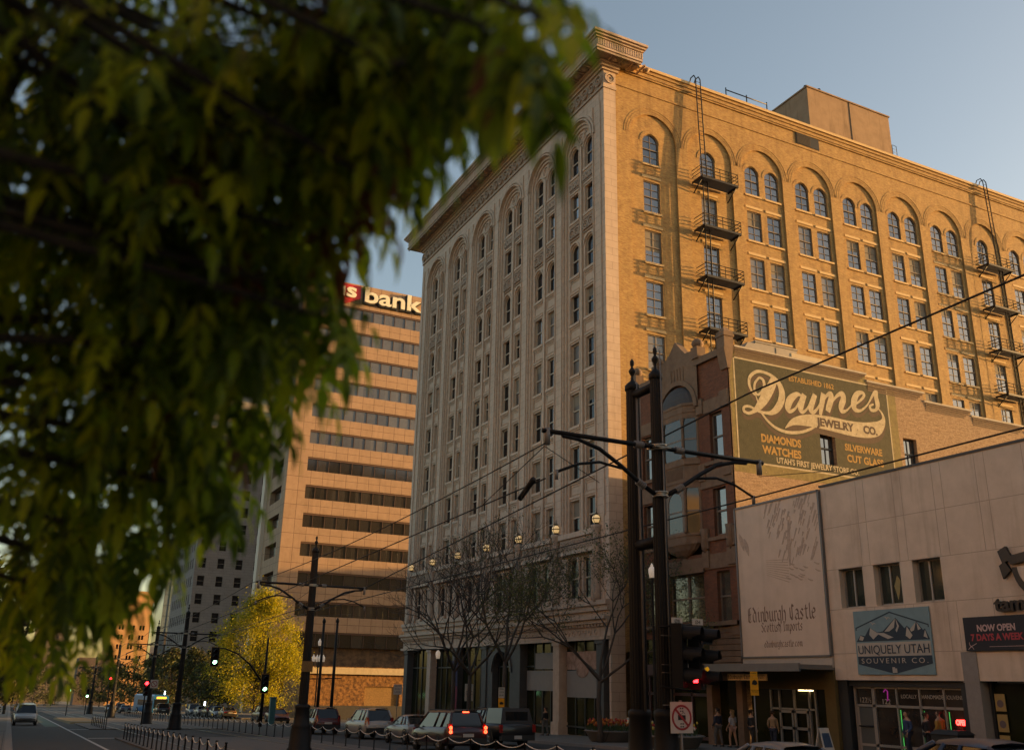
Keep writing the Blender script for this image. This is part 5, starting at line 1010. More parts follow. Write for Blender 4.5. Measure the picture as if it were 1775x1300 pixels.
# ---------------------------------------------------------------- signals and signs
RED_L=mat('red_lamp',(.5,.01,.01),.4,emit=(1,.02,.03),estr=5); GRN_L=mat('green_lamp',(.02,.4,.2),.4,emit=(.25,1,.6),estr=6); AMB=mat('amber_glint',(.5,.25,.02),.4,emit=(1,.5,.03),estr=.1); WHT_L=mat('white_lamp',(.6,.7,.8),.4,emit=(.6,.8,1),estr=4)
DARKL=mat('dark_lens',(.03,.008,.008),.25); SIGN=mat('sign_white',(.55,.49,.43),.6,var=.2); SIGNR=mat('sign_red',(.30,.02,.022),.6); ORS=mat('orange_sign',(.85,.36,.02),.6); BLKI=mat('sign_black',(.012,.012,.012),.7)
def signal(name,label,x,y,z,par=None,w_=.34,lit=None,yaw=0,lamps=3,group=None,border=False):
    """three lens head facing the camera side, each lens with a tunnel visor; z is the bottom"""
    t=empty(name,(x,y,z),label,'traffic signal',group) ; T=Matrix.Translation((x,y,z))@Matrix.Rotation(yaw,4,'Z'); h=w_*1.05*lamps
    m=MB(); m.T=T; m.box(-w_/2,w_/2,-.1,.12,0,h); 
    if border: m.box(-w_/2-.13,w_/2+.13,.0,.02,-.13,h+.13)
    m.build('housing',BLKP,t)
    if border:
        m=MB(); m.T=T; B=w_/2+.15
        for a in ((-B,B,h+.13,h+.16),(-B,B,-.16,-.13),(-B,-B+.03,-.16,h+.16),(B-.03,B,-.16,h+.16)): m.box(a[0],a[1],-.02,.03,a[2],a[3])
        m.build('backplate_border',mat('yellow_border',(.30,.13,.02),.6),t)
    for k in range(lamps):
        zc=w_*1.05*(k+.5); m=MB(); m.T=T; m.lathe((0,-.11,zc),[(.0,0),(w_*.38,.0),(w_*.38,.02)],14,'Y'); l=m.build('lens',{'r':RED_L,'g':GRN_L}[lit[0]] if lit and lit[1]==k else DARKL,t)
        m=MB(); m.T=T; n=14; R_=w_*.45; vs=[]
        for j in range(n+1):
            a=-.5+(PI+1.0)*j/n; vs+= [(R_*cos(a),-.1,zc+R_*sin(a)),(R_*cos(a),-.1-w_*(.95 if sin(a)>-.1 else .5),zc+R_*sin(a)-.03)]
        m.add(vs,[[2*i,2*i+1,2*i+3,2*i+2] for i in range(n)]); m.build('visor',BLKP,t)
    return t
signal('tram_signal','black tram signal head beside the double pole, its lowest lamp lit red',11.52,15.55,1.98,w_=.38,lit=None,yaw=R(38)); 
signal('tram_signal','black tram signal head at the right of the pair, all lamps dark',12.0,15.65,1.95,w_=.38,yaw=R(38))
m=MB(); m.box(11.62,11.74,15.3,15.32,2.08,2.18); m.build('red_light',RED_L,None,'small square red lamp glowing under the tram signal visors','lamp')
m=MB(); m.prism([(11.87,15.25,2.34),(11.95,15.25,2.38),(11.99,15.25,2.33),(11.94,15.25,2.29)],(0,.01,0)); m.build('amber_light',AMB,None,'amber glint in the visor of the right tram signal','lamp')
m=MB(); m.tube([(11.3,15.9,3.12),(12.1,15.75,3.2)],.02,5); m.tube([(11.3,15.9,2.0),(12.1,15.75,1.9)],.02,5); m.build('signal_bracket',BLKP,None,'thin black bracket carrying the tram signals on the pole','bracket')
for x,l,tx in ((11.48,'white number tag on top of the left tram signal','Ø8'),(11.98,'white number tag on top of the right tram signal','Ø4')):
    e_=empty('number_tag',(x,15.55,3.17),l,'tag'); m=MB(); m.box(x-.13,x+.13,15.55,15.56,3.17,3.29); m.build('plate',SIGN,e_); text('lettering',tx,.1,(x,15.545,3.19),'Y',BLKI,e_,depth=.003)
e_=empty('no_tram_sign',(11.67,15.75,1.17),'white sign with a red ring and bar across a black tram symbol below the signals','sign')
m=MB(); m.box(11.4,11.92,15.75,15.765,1.15,1.72); m.build('plate',SIGN,e_); P=YW(15.75); m=MB(); ring(m,P,11.66,1.435,.235,.04,.004,26); brush(m,P,[(11.5,1.6,.045),(11.82,1.27,.045)],.006,sub=1); m.build('prohibition_ring',SIGNR,e_)
m=MB(); 
for z in (1.6,1.55,1.32,1.27): m.box(11.62,11.65,15.745,15.748,z-.012,z+.012); m.box(11.67,11.7,15.745,15.748,z-.012,z+.012)
m.box(11.57,11.75,15.745,15.748,1.39,1.48); m.tube([(11.62,15.746,1.48),(11.7,15.746,1.53),(11.74,15.746,1.5)],.006,4); m.build('tram_symbol',BLKI,e_)
m=MB(); m.tube([(11.66,15.78,gz(16)),(11.66,15.78,1.75)],.03,6); m.build('post',GREYI,e_)
for x,z,lab in ((15.4,3.05,'green traffic signal hanging at the end of the curved mast arm'),(19.95,.9,'green traffic signal on the mast arm pole below the golden tree')): signal('traffic_signal',lab,x,88,z,w_=.42,lit=('g',0),border=True,group='green traffic signals')
t=empty('signal_mast',(19.9,88.3,gz(88)),'black signal pole with a long curved mast arm under the golden tree','signal pole'); m=MB(); m.tube([(19.95,88.3,gz(88)),(19.95,88.3,2),(19.95,88.3,5.3),(19.95,88.3,5.6)],[.16,.13,.09,.02],8); m.build('pole',BLKP,t); m=MB(); m.tube([(19.8,88.3,1.6),(18.6,88.25,3.1),(17.4,88.2,4.0),(16.3,88.15,4.4),(15.6,88.1,4.45)],[.09,.08,.07,.06,.05],7); m.build('mast_arm',BLKP,t)
for i,(x,y,z,lab) in enumerate(((10.6,92.6,.35,'red traffic signal on a post by the chained walkway'),(10.5,128,.6,'red traffic signal farther left by the tram poles'),(7.2,150,-.3,'small green traffic signal down the street'),(10.2,160,-1.2,'lowest green traffic signal far down the street'))): signal('traffic_signal',lab,x,y,z,w_=.4,lit=('r',2) if i<2 else ('g',0),group='far traffic signals'); m=MB(); m.tube([(x,y+.2,gz(y)),(x,y+.2,z+1.3)],.06,6); m.build('signal_post',BLKP,None,lab.split(' traffic')[0]+' signal\'s slim black post, '+['by the chained walkway','by the far tram poles','down the street','far down the street'][i],'post')
m=MB(); m.box(12.25,12.33,93,93.1,.45,.75); m.build('tram_bar_light',WHT_L,None,'white vertical bar light on a tram signal beside the blue bus','lamp'); m=MB(); m.box(13.6,13.68,80,80.1,-.1,.2); m.build('tram_bar_light',WHT_L,None,'white vertical bar light on the second tram pole','lamp')
e_=empty('round_sign',(11.2,92.5,1.2),'small white sign with a red ring by the far red signal','sign'); m=MB(); m.box(10.9,11.55,92.5,92.52,1.0,1.7); m.build('plate',SIGN,e_); m=MB(); ring(m,YW(92.5),11.22,1.35,.27,.06,.01,18); brush(m,YW(92.5),[(11.05,1.55,.06),(11.4,1.15,.06)],.014,sub=1); m.build('prohibition_ring',SIGNR,e_)
def post_sign(lab,x,y,z0,panels,cat='sign'):
    e=empty('parking_sign',(x,y,gz(y)+.15),lab,cat); m=MB(); m.tube([(x,y+.03,gz(y)),(x,y+.03,z0+.2)],.03,6); m.build('post',GREYI,e); z=z0
    for h,w_,mt,body,tm in panels:
        m=MB(); m.box(x-w_/2,x+w_/2,y-.01,y+.0,z,z+h); p=m.build('plate',mt,e); z+=h+.015
        for i,l in enumerate(body): text('lettering',l,h*.24,(x,y-.014,z-h*(.0)-.06-h*.3*i-h*.16),'Y',tm,p,width=w_*.72,depth=.003)
    return e
GRNT=mat('sign_green',(.02,.09,.04),.6)
e_=post_sign('white and orange parking sign on a post before the arched doorway',27.0,54.8,.5,[(.62,.42,ORS,[],BLKI),(.62,.42,SIGN,['PARKING','2 HOUR','8AM-6PM'],GRNT)]); m=MB(); m.prism([(26.86,54.77,.8),(26.9,54.77,.9),(27.02,54.77,.92),(27.14,54.77,.84),(27.1,54.77,.76),(26.9,54.77,.75)],(0,.005,0)); m.build('tow_symbol',BLKI,e_)
e_=post_sign('orange tow away sign on a grey post in front of the imports shop',27.0,31.5,1.72,[(.2,.42,ORS,['TOW AWAY'],BLKI),(.5,.42,ORS,[],BLKI),(.2,.36,ORS,['NO PARKING'],BLKI)]); m=MB(); m.prism([(26.86,31.48,2.15),(26.9,31.48,2.27),(27.0,31.48,2.33),(27.12,31.48,2.28),(27.16,31.48,2.17),(27.05,31.48,2.12)],(0,.005,0)); m.build('tow_symbol',BLKI,e_)
e_=post_sign('white lettered sign on a post at the far corner of the corner block',27.0,73.2,1.0,[(.75,.7,SIGN,['NOTICE','BUS ONLY','LANE'],mat('sign_blue',(.03,.05,.12),.6))])
# ---------------------------------------------------------------- street lamps and plain posts
FROST=mat('frosted_lamp_glass',(.55,.5,.47),.35,emit=(1,.9,.8),estr=.06)
def lamp(lab,x,y,ztop,multi=False):
    e=empty('street_lamp',(x,y,gz(y)+.15),lab,'street lamp','globe street lamps'); g=gz(y); m=MB(); m.lathe((x,y,g),[(.24,.1),(.24,.5),(.14,.7),(.1,1.3),(.075,1.5),(.06,ztop-g-.95),(.1,ztop-g-.85),(.07,ztop-g-.75),(.12,ztop-g-.68)],12)
    if multi:
        for k in range(4): a=k*PI/2; m.tube([(x,y,ztop-2.6),(x+.3*cos(a),y+.3*sin(a),ztop-2.8),(x+.5*cos(a),y+.5*sin(a),ztop-2.5),(x+.5*cos(a),y+.5*sin(a),ztop-2.2)],.035,5)
    m.build('post',BLKP,e)
    def gl(c): m=MB(); m.lathe(c,[(.13,0),(.17,.25),(.17,.42),(.11,.52),(.06,.56),(.07,.6),(.03,.68),(.005,.72)],12); m.build('globe',FROST,e)
    gl((x,y,ztop-.7))
    if multi:
        for k in range(4): a=k*PI/2; gl((x+.5*cos(a),y+.5*sin(a),ztop-2.25))
lamp('frosted globe street lamp seen between the two black poles',27.3,38.9,7.76); lamp('five globe street lamp beside the single tram pole',27.2,97.2,5.95,True)
lamp('globe street lamp in front of the far end of the corner block',27.3,66,4.3)
for k,(px_,y,h) in enumerate(((25.35,94,9.6),(26.3,93,9.7),(26.9,90.5,9.6))):
    e_=empty('steel_post',(px_,y,gz(y)),['leftmost of the three tall plain black posts before the lit rubble wall','middle one of the three tall plain black posts','tallest right hand post of the three before the rubble wall'][k],'post','plain posts at the crossing'); m=MB(); m.tube([(px_,y,gz(y)),(px_,y,gz(y)+h)],[.17,.12],8); m.lathe((px_,y,gz(y)+h),[(.16,-.3),(.18,-.1),(.1,.05),(.02,.15)],8); m.build('shaft',BLKP,e_); m=MB(); m.tube([(px_-.8,y,gz(y)+4.2),(px_+.8,y,gz(y)+4.2)],.05,5); m.build('cross_bar',BLKP,e_)
# ---------------------------------------------------------------- chained bollards along the tracks
CH=mat('white_plastic_chain',(.62,.57,.5),.5)
def chain_row(x,y0,y1,step,lab,plab,h=.85):
    n=int(abs(y1-y0)/step)+1; proto=None; pts=[]
    for i in range(n):
        y=y0+(y1-y0)*i/(n-1); z=gz(y)+.05; pts.append((y,z+h-.04))
        if proto is None:
            m=MB(); m.lathe((0,0,0),[(.07,0),(.07,.03),(.032,.04),(.03,h-.05),(.045,h-.04),(.045,h)],8); proto=m.build('chain_post',BLKP,None,plab,'bollard',plab+'s'); o=proto
        else: o=proto.copy(); COL.objects.link(o)
        o.location=(x,y,z)
    m=MB()
    for (ya,za),(yb,zb) in zip(pts[:-1],pts[1:]): m.tube([(x,ya+(yb-ya)*k/7,za+(zb-za)*k/7-.17*(1-(2*k/7-1)**2)) for k in range(8)],.018,4,False)
    m.build('barrier_chain',CH,None,lab,'chain')
chain_row(5.85,58.2,30,1.45,'white chain swagging along the near row of posts by the road','slim black chain post in the near row beside the road')
chain_row(6.6,93,79,1.6,'white chain on the short row of posts beyond the crosswalk','slim black chain post beyond the crosswalk')
chain_row(14.75,150,22,2.05,'white chain swagging along the far side of the tracks by the traffic','slim black chain post on the far side of the tracks')
# ---------------------------------------------------------------- vehicles
TYRE=mat('tyre_rubber',(.012,.012,.012),.9); RIM=mat('alloy_rim',(.28,.27,.26),.35,metal=.9); CGL=mat('car_glass',(.012,.014,.016),.04,spec=.6,ior=1.45); TRIM=mat('black_plastic',(.015,.015,.015),.6); PLATE=mat('number_plate',(.4,.38,.35),.6)
TAIL=mat('red_tail_lamp',(.25,.012,.01),.2,coat=1); TAILON=mat('lit_tail_lamp',(.5,.01,.01),.3,emit=(1,.06,.03),estr=3.5); HEAD=mat('head_lamp',(.5,.5,.48),.1,coat=1)
WARM=mat('painted_sun_glint',(.6,.4,.2),.3,emit=(1,.55,.2),estr=2.2)  # sun reflection painted as a glowing headlight lens
def paintm(n,c): return mat(n,c,.35,metal=.1,coat=.35,var=.15,vscale=2)
SPEC={ # length,width,height; body stations (y,zbottom,ztop,halfwidth); greenhouse: base y0,y1, roof y0,y1
'suv':dict(L=4.6,W=1.82,H=1.7,st=[(-2.3,.45,.75,.80),(-2.25,.36,1.0,.88),(-1.9,.30,1.05,.91),(0,.28,1.03,.91),(1.0,.28,1.02,.91),(1.35,.28,.98,.90),(1.95,.32,.90,.86),(2.22,.38,.78,.78),(2.3,.45,.65,.68)],gh=(-2.2,1.15,-1.85,.35)),
'van':dict(L=5.0,W=1.96,H=1.76,st=[(-2.5,.42,.8,.9),(-2.46,.34,1.05,.96),(-2,.28,1.08,.98),(0,.27,1.05,.98),(1.2,.27,1.0,.97),(1.6,.28,.96,.95),(2.2,.34,.85,.88),(2.45,.4,.7,.76),(2.5,.46,.6,.66)],gh=(-2.42,1.55,-2.2,.55)),
'sedan':dict(L=4.6,W=1.8,H=1.43,st=[(-2.3,.45,.75,.76),(-2.22,.36,.9,.84),(-1.7,.28,.98,.88),(-1.2,.26,.98,.9),(0,.25,.95,.9),(1.0,.25,.93,.9),(1.5,.27,.86,.87),(2.1,.33,.75,.8),(2.3,.42,.6,.68)],gh=(-1.75,1.15,-.95,.25)),
'pickup':dict(L=5.6,W=1.96,H=1.82,st=[(-2.8,.6,1.05,.94),(-2.76,.5,1.12,.98),(-1.0,.45,1.14,.98),(-.95,.42,1.16,.98),(.9,.42,1.15,.98),(1.2,.42,1.14,.97),(2.3,.45,1.05,.94),(2.7,.5,.95,.88),(2.8,.55,.85,.8)],gh=(-1.0,1.15,-.85,.45))}
def car(kind,name,label,x,y,yaw,paint_,lit=False,scale=1,z=None,group='cars in the street',cat='car',glow=False):
    S=SPEC[kind]; t=empty(name,(0,0,0),label,cat,group); m=MB(); ring_n=None; rings=[]
    for (yy,zb,zt,w) in S['st']:
        rg=[(0,zb),(w*.82,zb),(w*.96,zb+.09),(w,zb+.2),(w*1.0,zb+(zt-zb)*.55),(w*.975,zt-.07),(w*.90,zt),(0,zt+.025)]
        full=[(a,b) for a,b in rg]+[(-a,b) for a,b in rg[-2:0:-1]]
        rings.append([(a,yy,b) for a,b in full])
    k=len(rings[0]); vs=[p for r_ in rings for p in r_]
    m.add(vs,[[i*k+j,i*k+(j+1)%k,(i+1)*k+(j+1)%k,(i+1)*k+j] for i in range(len(rings)-1) for j in range(k)]+[list(range(k))[::-1],[(len(rings)-1)*k+j for j in range(k)]],True)
    g0,g1,q0,q1=S['gh']; w=S['W']/2; H=S['H']; zb=1.0 if kind!='pickup' else 1.12
    if kind=='sedan': zb=.92
    b_=w*.9; tp=w*.70
    # roof, pillars
    rf=[(-tp,q0,H-.06),(tp,q0,H-.06),(tp,q1,H-.07),(-tp,q1,H-.07)]
    ym=(q0+q1)/2; N=8; vs=[]
    for i in range(N+1):
        yy=q0+(q1-q0)*i/N; cz=.05*sin(PI*i/N)
        vs+=[(-tp*1.04,yy,H-.10+cz*.3),(-tp*.8,yy,H-.03+cz),(0,yy,H+cz*.6),(tp*.8,yy,H-.03+cz),(tp*1.04,yy,H-.10+cz*.3)]
    m.add(vs,[[i*5+j,i*5+j+1,(i+1)*5+j+1,(i+1)*5+j] for i in range(N) for j in range(4)],True)
    for s in (-1,1):
        for yb,yt,r_ in ((g0,q0,.06),(g1,q1,.045),((g0+g1)/2-.1,ym,.04),(g0+(g1-g0)*.27,q0+(q1-q0)*.2,.05)): m.tube([(s*b_,yb,zb-.03),(s*tp*1.01,yt,H-.08)],r_,5)
    m.build('body',paint_,t)
    m=MB(); B=[(-b_*.985,g0+.03,zb-.05),(b_*.985,g0+.03,zb-.05),(b_*.985,g1-.02,zb-.08),(-b_*.985,g1-.02,zb-.08)]; T_=[(-tp,q0+.02,H-.08),(tp,q0+.02,H-.08),(tp,q1-.02,H-.08),(-tp,q1-.02,H-.08)]; m.hexa(B,T_); m.build('window',CGL,t)
    wr=.34 if kind!='pickup' else .4; ay,by=S['L']*.29,-S['L']*.285
    for s in (-1,1):
        for yy in (ay,by):
            m=MB(); cx=s*(w-.1); m.lathe((cx,yy,wr),[(wr*.6,-.11),(wr*.97,-.11),(wr,-.06),(wr,.06),(wr*.97,.11),(wr*.6,.11)],18,'X'); wh=m.build('wheel',TYRE,t)
            m=MB(); m.lathe((cx+s*.105,yy,wr),[(wr*.62,-.02),(wr*.6,.0),(wr*.15,.015),(.02,.02)],14,'X') if s>0 else m.lathe((cx-.105,yy,wr),[(.02,-.02),(wr*.15,-.015),(wr*.6,.0),(wr*.62,.02)],14,'X')
            for q in range(5): a=q*2*PI/5; m.tube([(cx+s*.125,yy+.05*cos(a),wr+.05*sin(a)),(cx+s*.12,yy+wr*.58*cos(a),wr+wr*.58*sin(a))],.025,4)
            m.build('rim',RIM,wh)
            m=MB(); n=12; R0,R1=wr*1.12,wr*1.28; xo=s*(w+.005)
            for j in range(n):
                a,c=PI*j/n,PI*(j+1)/n; m.quad((xo,yy+R0*cos(a),wr+R0*sin(a)),(xo,yy+R1*cos(a),wr+R1*sin(a)),(xo,yy+R1*cos(c),wr+R1*sin(c)),(xo,yy+R0*cos(c),wr+R0*sin(c)))
            m.build('wheel_arch',TRIM,t)
    e=S['L']/2
    for s in (-1,1):
        m=MB(); 
        if kind in('suv','van'): m.hexa([(s*w*.74,-e-.01,.82),(s*w*.97,-e+.06,.82),(s*w*.97,-e+.3,.84),(s*w*.74,-e+.2,.82)],[(s*w*.78,-e+.02,1.22),(s*w*.93,-e+.1,1.22),(s*w*.93,-e+.28,1.22),(s*w*.78,-e+.2,1.22)])
        elif kind=='pickup': m.box(s*w*.82 if s>0 else -w*.99,s*w*.99 if s>0 else -w*.82,-e-.03,-e+.1,.75,1.1)
        else: m.box(min(s*w*.5,s*w*.86),max(s*w*.5,s*w*.86),-e+.0,-e+.2,.72,.86)
        tl=m.build('tail_light',TAIL,t)
        if lit:
            m=MB()
            for zc in (.88,1.05): ring(m,lambda u,v,d:(u,-e-.035+d,v),s*w*.87,zc,.075,.045,.01,12)
            m.build('lit_ring',TAILON,tl)
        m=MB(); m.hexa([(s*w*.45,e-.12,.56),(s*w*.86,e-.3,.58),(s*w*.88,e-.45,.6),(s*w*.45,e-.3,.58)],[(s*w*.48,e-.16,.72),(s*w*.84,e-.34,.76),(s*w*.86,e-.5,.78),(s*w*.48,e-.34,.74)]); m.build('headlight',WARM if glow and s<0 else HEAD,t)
        m=MB(); m.hexa([(s*w*.95,g1-.55,zb),(s*(w+.16),g1-.5,zb+.02),(s*(w+.16),g1-.36,zb+.02),(s*w*.95,g1-.4,zb)],[(s*w*.95,g1-.55,zb+.12),(s*(w+.16),g1-.5,zb+.14),(s*(w+.16),g1-.36,zb+.14),(s*w*.95,g1-.4,zb+.12)]); m.build('wing_mirror',paint_,t)
    m=MB(); m.box(-w*.93,w*.93,-e-.06,-e+.14,.38,.62); m.build('rear_bumper',TRIM,t); m=MB(); m.box(-w*.85,w*.85,e-.3,e+.01,.34,.5); m.box(-w*.5,w*.5,e-.1,e+.0,.5,.68); m.build('front_bumper',TRIM,t); m=MB()
    for s in (-1,1): m.box(min(s*w*.9,s*w*1.005),max(s*w*.9,s*w*1.005),by+.5,ay-.5,.24,.38)
    if kind!='sedan':
        for s in (-1,1): m.tube([(s*tp*.95,q0+.2,H+.03),(s*tp*.95,q1-.1,H+.03)],.022,5)
    m.build('side_trim',TRIM,t)
    m=MB(); m.box(-.26,.26,-e-.075,-e-.055,.66,.8) if kind!='pickup' else m.box(-.2,.2,-e-.075,-e-.05,.45,.6); m.build('plate',PLATE,t)
    if lit: m=MB(); m.box(-.14,.14,q0-.05,q0+.02,H-.075,H-.03); m.build('brake_light',TAILON,t)
    if kind=='pickup':
        m=MB(); m.hexa([(-w*.9,-2.75,1.14),(w*.9,-2.75,1.14),(w*.9,-1.0,1.14),(-w*.9,-1.0,1.14)],[(-w*.74,-2.6,H+.02),(w*.74,-2.6,H+.02),(w*.74,-1.0,H+.02),(-w*.74,-1.0,H+.02)]); m.build('bed_cap',paint_,t)
        m=MB(); m.box(-w*.6,w*.6,-2.72,-2.64,1.24,1.68); m.build('cap_window',CGL,t)
    t.location=(x,y,(gz(y) if z is None else z)+.01); t.rotation_euler=(R(-1.3),0,yaw); t.scale=(scale,)*3
    return t
DRED=paintm('dark_red_paint',(.035,.007,.009)); WHT=paintm('white_paint',(.34,.32,.30)); BLK_=paintm('black_paint',(.012,.012,.014)); SIL=paintm('silver_paint',(.16,.16,.17)); BLU=paintm('dark_blue_paint',(.02,.03,.06)); MAR=paintm('maroon_paint',(.10,.014,.012)); BRZ=paintm('bronze_paint',(.14,.07,.035))
car('van','people_carrier','dark red people carrier with glowing ring tail lights beside the chain',18.1,42.4,0,DRED,True,.98)
car('suv','white_car','white estate car with a dark rear window behind the chain',19.8,58.6,0,WHT)
car('suv','red_car','dark red off roader with dark glass ahead of the white estate car',19.4,68.0,0,MAR)
car('sedan','white_car','pale saloon mostly hidden behind the dark red people carrier',19.5,50.4,0,SIL)
car('pickup','pickup_truck','black pickup truck with a covered bed at the right of the queue',22.0,45.6,0,BLK_,cat='truck')
car('sedan','silver_car','silver saloon whose roof cuts the bottom edge by the imports shop',16.5,18.0,PI,SIL,scale=.95,z=-.6)
car('sedan','dark_blue_car','dark blue car whose roof cuts the bottom corner below the posters',16.9,12.9,PI,BLU,scale=1.0,z=-.32)
car('sedan','silver_car','small silver car at the kerb beside the pickup truck',23.2,47.5,0,SIL)
car('suv','white_car','white car with a painted warm sun glint on one headlight parked at the left kerb',1.45,96,PI,WHT,glow=True)
car('sedan','silver_car','pale car parked behind the white car at the left kerb',1.4,112,0,SIL); car('suv','black_car','dark car parked farther along the left kerb',1.4,128,0,BLK_)
for k,(x,y,kd,p_,l) in enumerate(((25.2,104,'sedan',MAR,'dark red car parked under the golden tree'),(25.2,110.5,'suv',DRED,'maroon car second in the row under the golden tree'),(25.2,131,'sedan',BRZ,'bronze car parked past the crossing'),(25.2,137,'sedan',SIL,'silver car parked past the crossing by the dark green tree'),(25.2,143,'suv',BLK_,'black car parked past the crossing by the dark green tree'),(25.2,150,'sedan',WHT,'white nosed car parked beyond the black car'),(25.2,157,'suv',SIL,'grey car parked in front of the blue bus'),(21.6,165,'van',BLK_,'black van driving beside the blue bus'),(18.6,190,'sedan',BLU,'blue car driving far down the street'),(17.5,205,'sedan',WHT,'white car driving far down the street'),(21,225,'suv',DRED,'red car far down the street'),(3.3,205,'suv',WHT,'pale car far down the left lane'),(3.2,240,'sedan',BLK_,'dark car farthest down the left lane'))): car(kd,'parked_car' if x>25 else 'far_car',l,x,y,0 if k%3 else PI,p_)
bus=empty('blue_bus',(22.6,186,gz(186)),'bright blue city bus with an amber sign facing up the street','bus'); m=MB(); z=gz(186)
BB_=paintm('bus_blue',(.006,.15,.32)); m.box(21.3,23.9,181,192.5,z+.35,z+3.0); m.hexa([(21.35,181.1,z+3),(23.85,181.1,z+3),(23.85,192.4,z+3),(21.35,192.4,z+3)],[(21.6,181.5,z+3.2),(23.6,181.5,z+3.2),(23.6,192,z+3.2),(21.6,192,z+3.2)]); m.build('body',BB_,bus)
m=MB(); m.box(21.45,23.75,180.96,181.0,z+1.2,z+2.5); m.box(21.26,21.3,181.5,190,z+1.4,z+2.3); m.build('window',CGL,bus); m=MB(); m.box(21.8,23.4,180.94,180.98,z+2.6,z+2.88); m.build('destination_sign',mat('amber_sign',(.4,.15,.01),.5,emit=(1,.35,.03),estr=1.6),bus)
for yy in (183.5,190):
    for xx in (21.4,23.8): m=MB(); m.lathe((xx,yy,z+.5),[(.2,-.15),(.5,-.14),(.5,.14),(.2,.15)],16,'X'); w_=m.build('wheel',TYRE,bus); m=MB(); m.lathe((xx-.16,yy,z+.5),[(.02,-.02),(.28,0),(.28,.02)],12,'X'); m.build('rim',RIM,w_)
for xx in (21.6,23.6): m=MB(); m.box(xx-.15,xx+.15,180.95,181,z+.7,z+.9); m.build('headlight',HEAD,bus)
bus.rotation_euler=(0,0,R(10))
# ---------------------------------------------------------------- people
SKIN=mat('skin',(.34,.19,.12),.6); 
def skinmesh(verts,edges,rad,mat_,name,parent,sub=2):
    me=bpy.data.meshes.new(name); me.from_pydata(verts,edges,[]); o=bpy.data.objects.new(name,me); COL.objects.link(o)
    md=o.modifiers.new('s','SKIN'); md.use_smooth_shade=True; 
    for i,r_ in enumerate(rad): me.skin_vertices[0].data[i].radius=(r_,r_) if not hasattr(r_,'__len__') else r_
    me.skin_vertices[0].data[0].use_root=True
    sb=o.modifiers.new('u','SUBSURF'); sb.levels=sub; sb.render_levels=sub
    dg=bpy.context.evaluated_depsgraph_get(); nm=bpy.data.meshes.new_from_object(o.evaluated_get(dg)); bpy.data.objects.remove(o); nm.materials.clear(); nm.materials.append(mat_)
    for p in nm.polygons: p.use_smooth=True
    n=bpy.data.objects.new(name,nm); COL.objects.link(n); n.parent=parent; return n
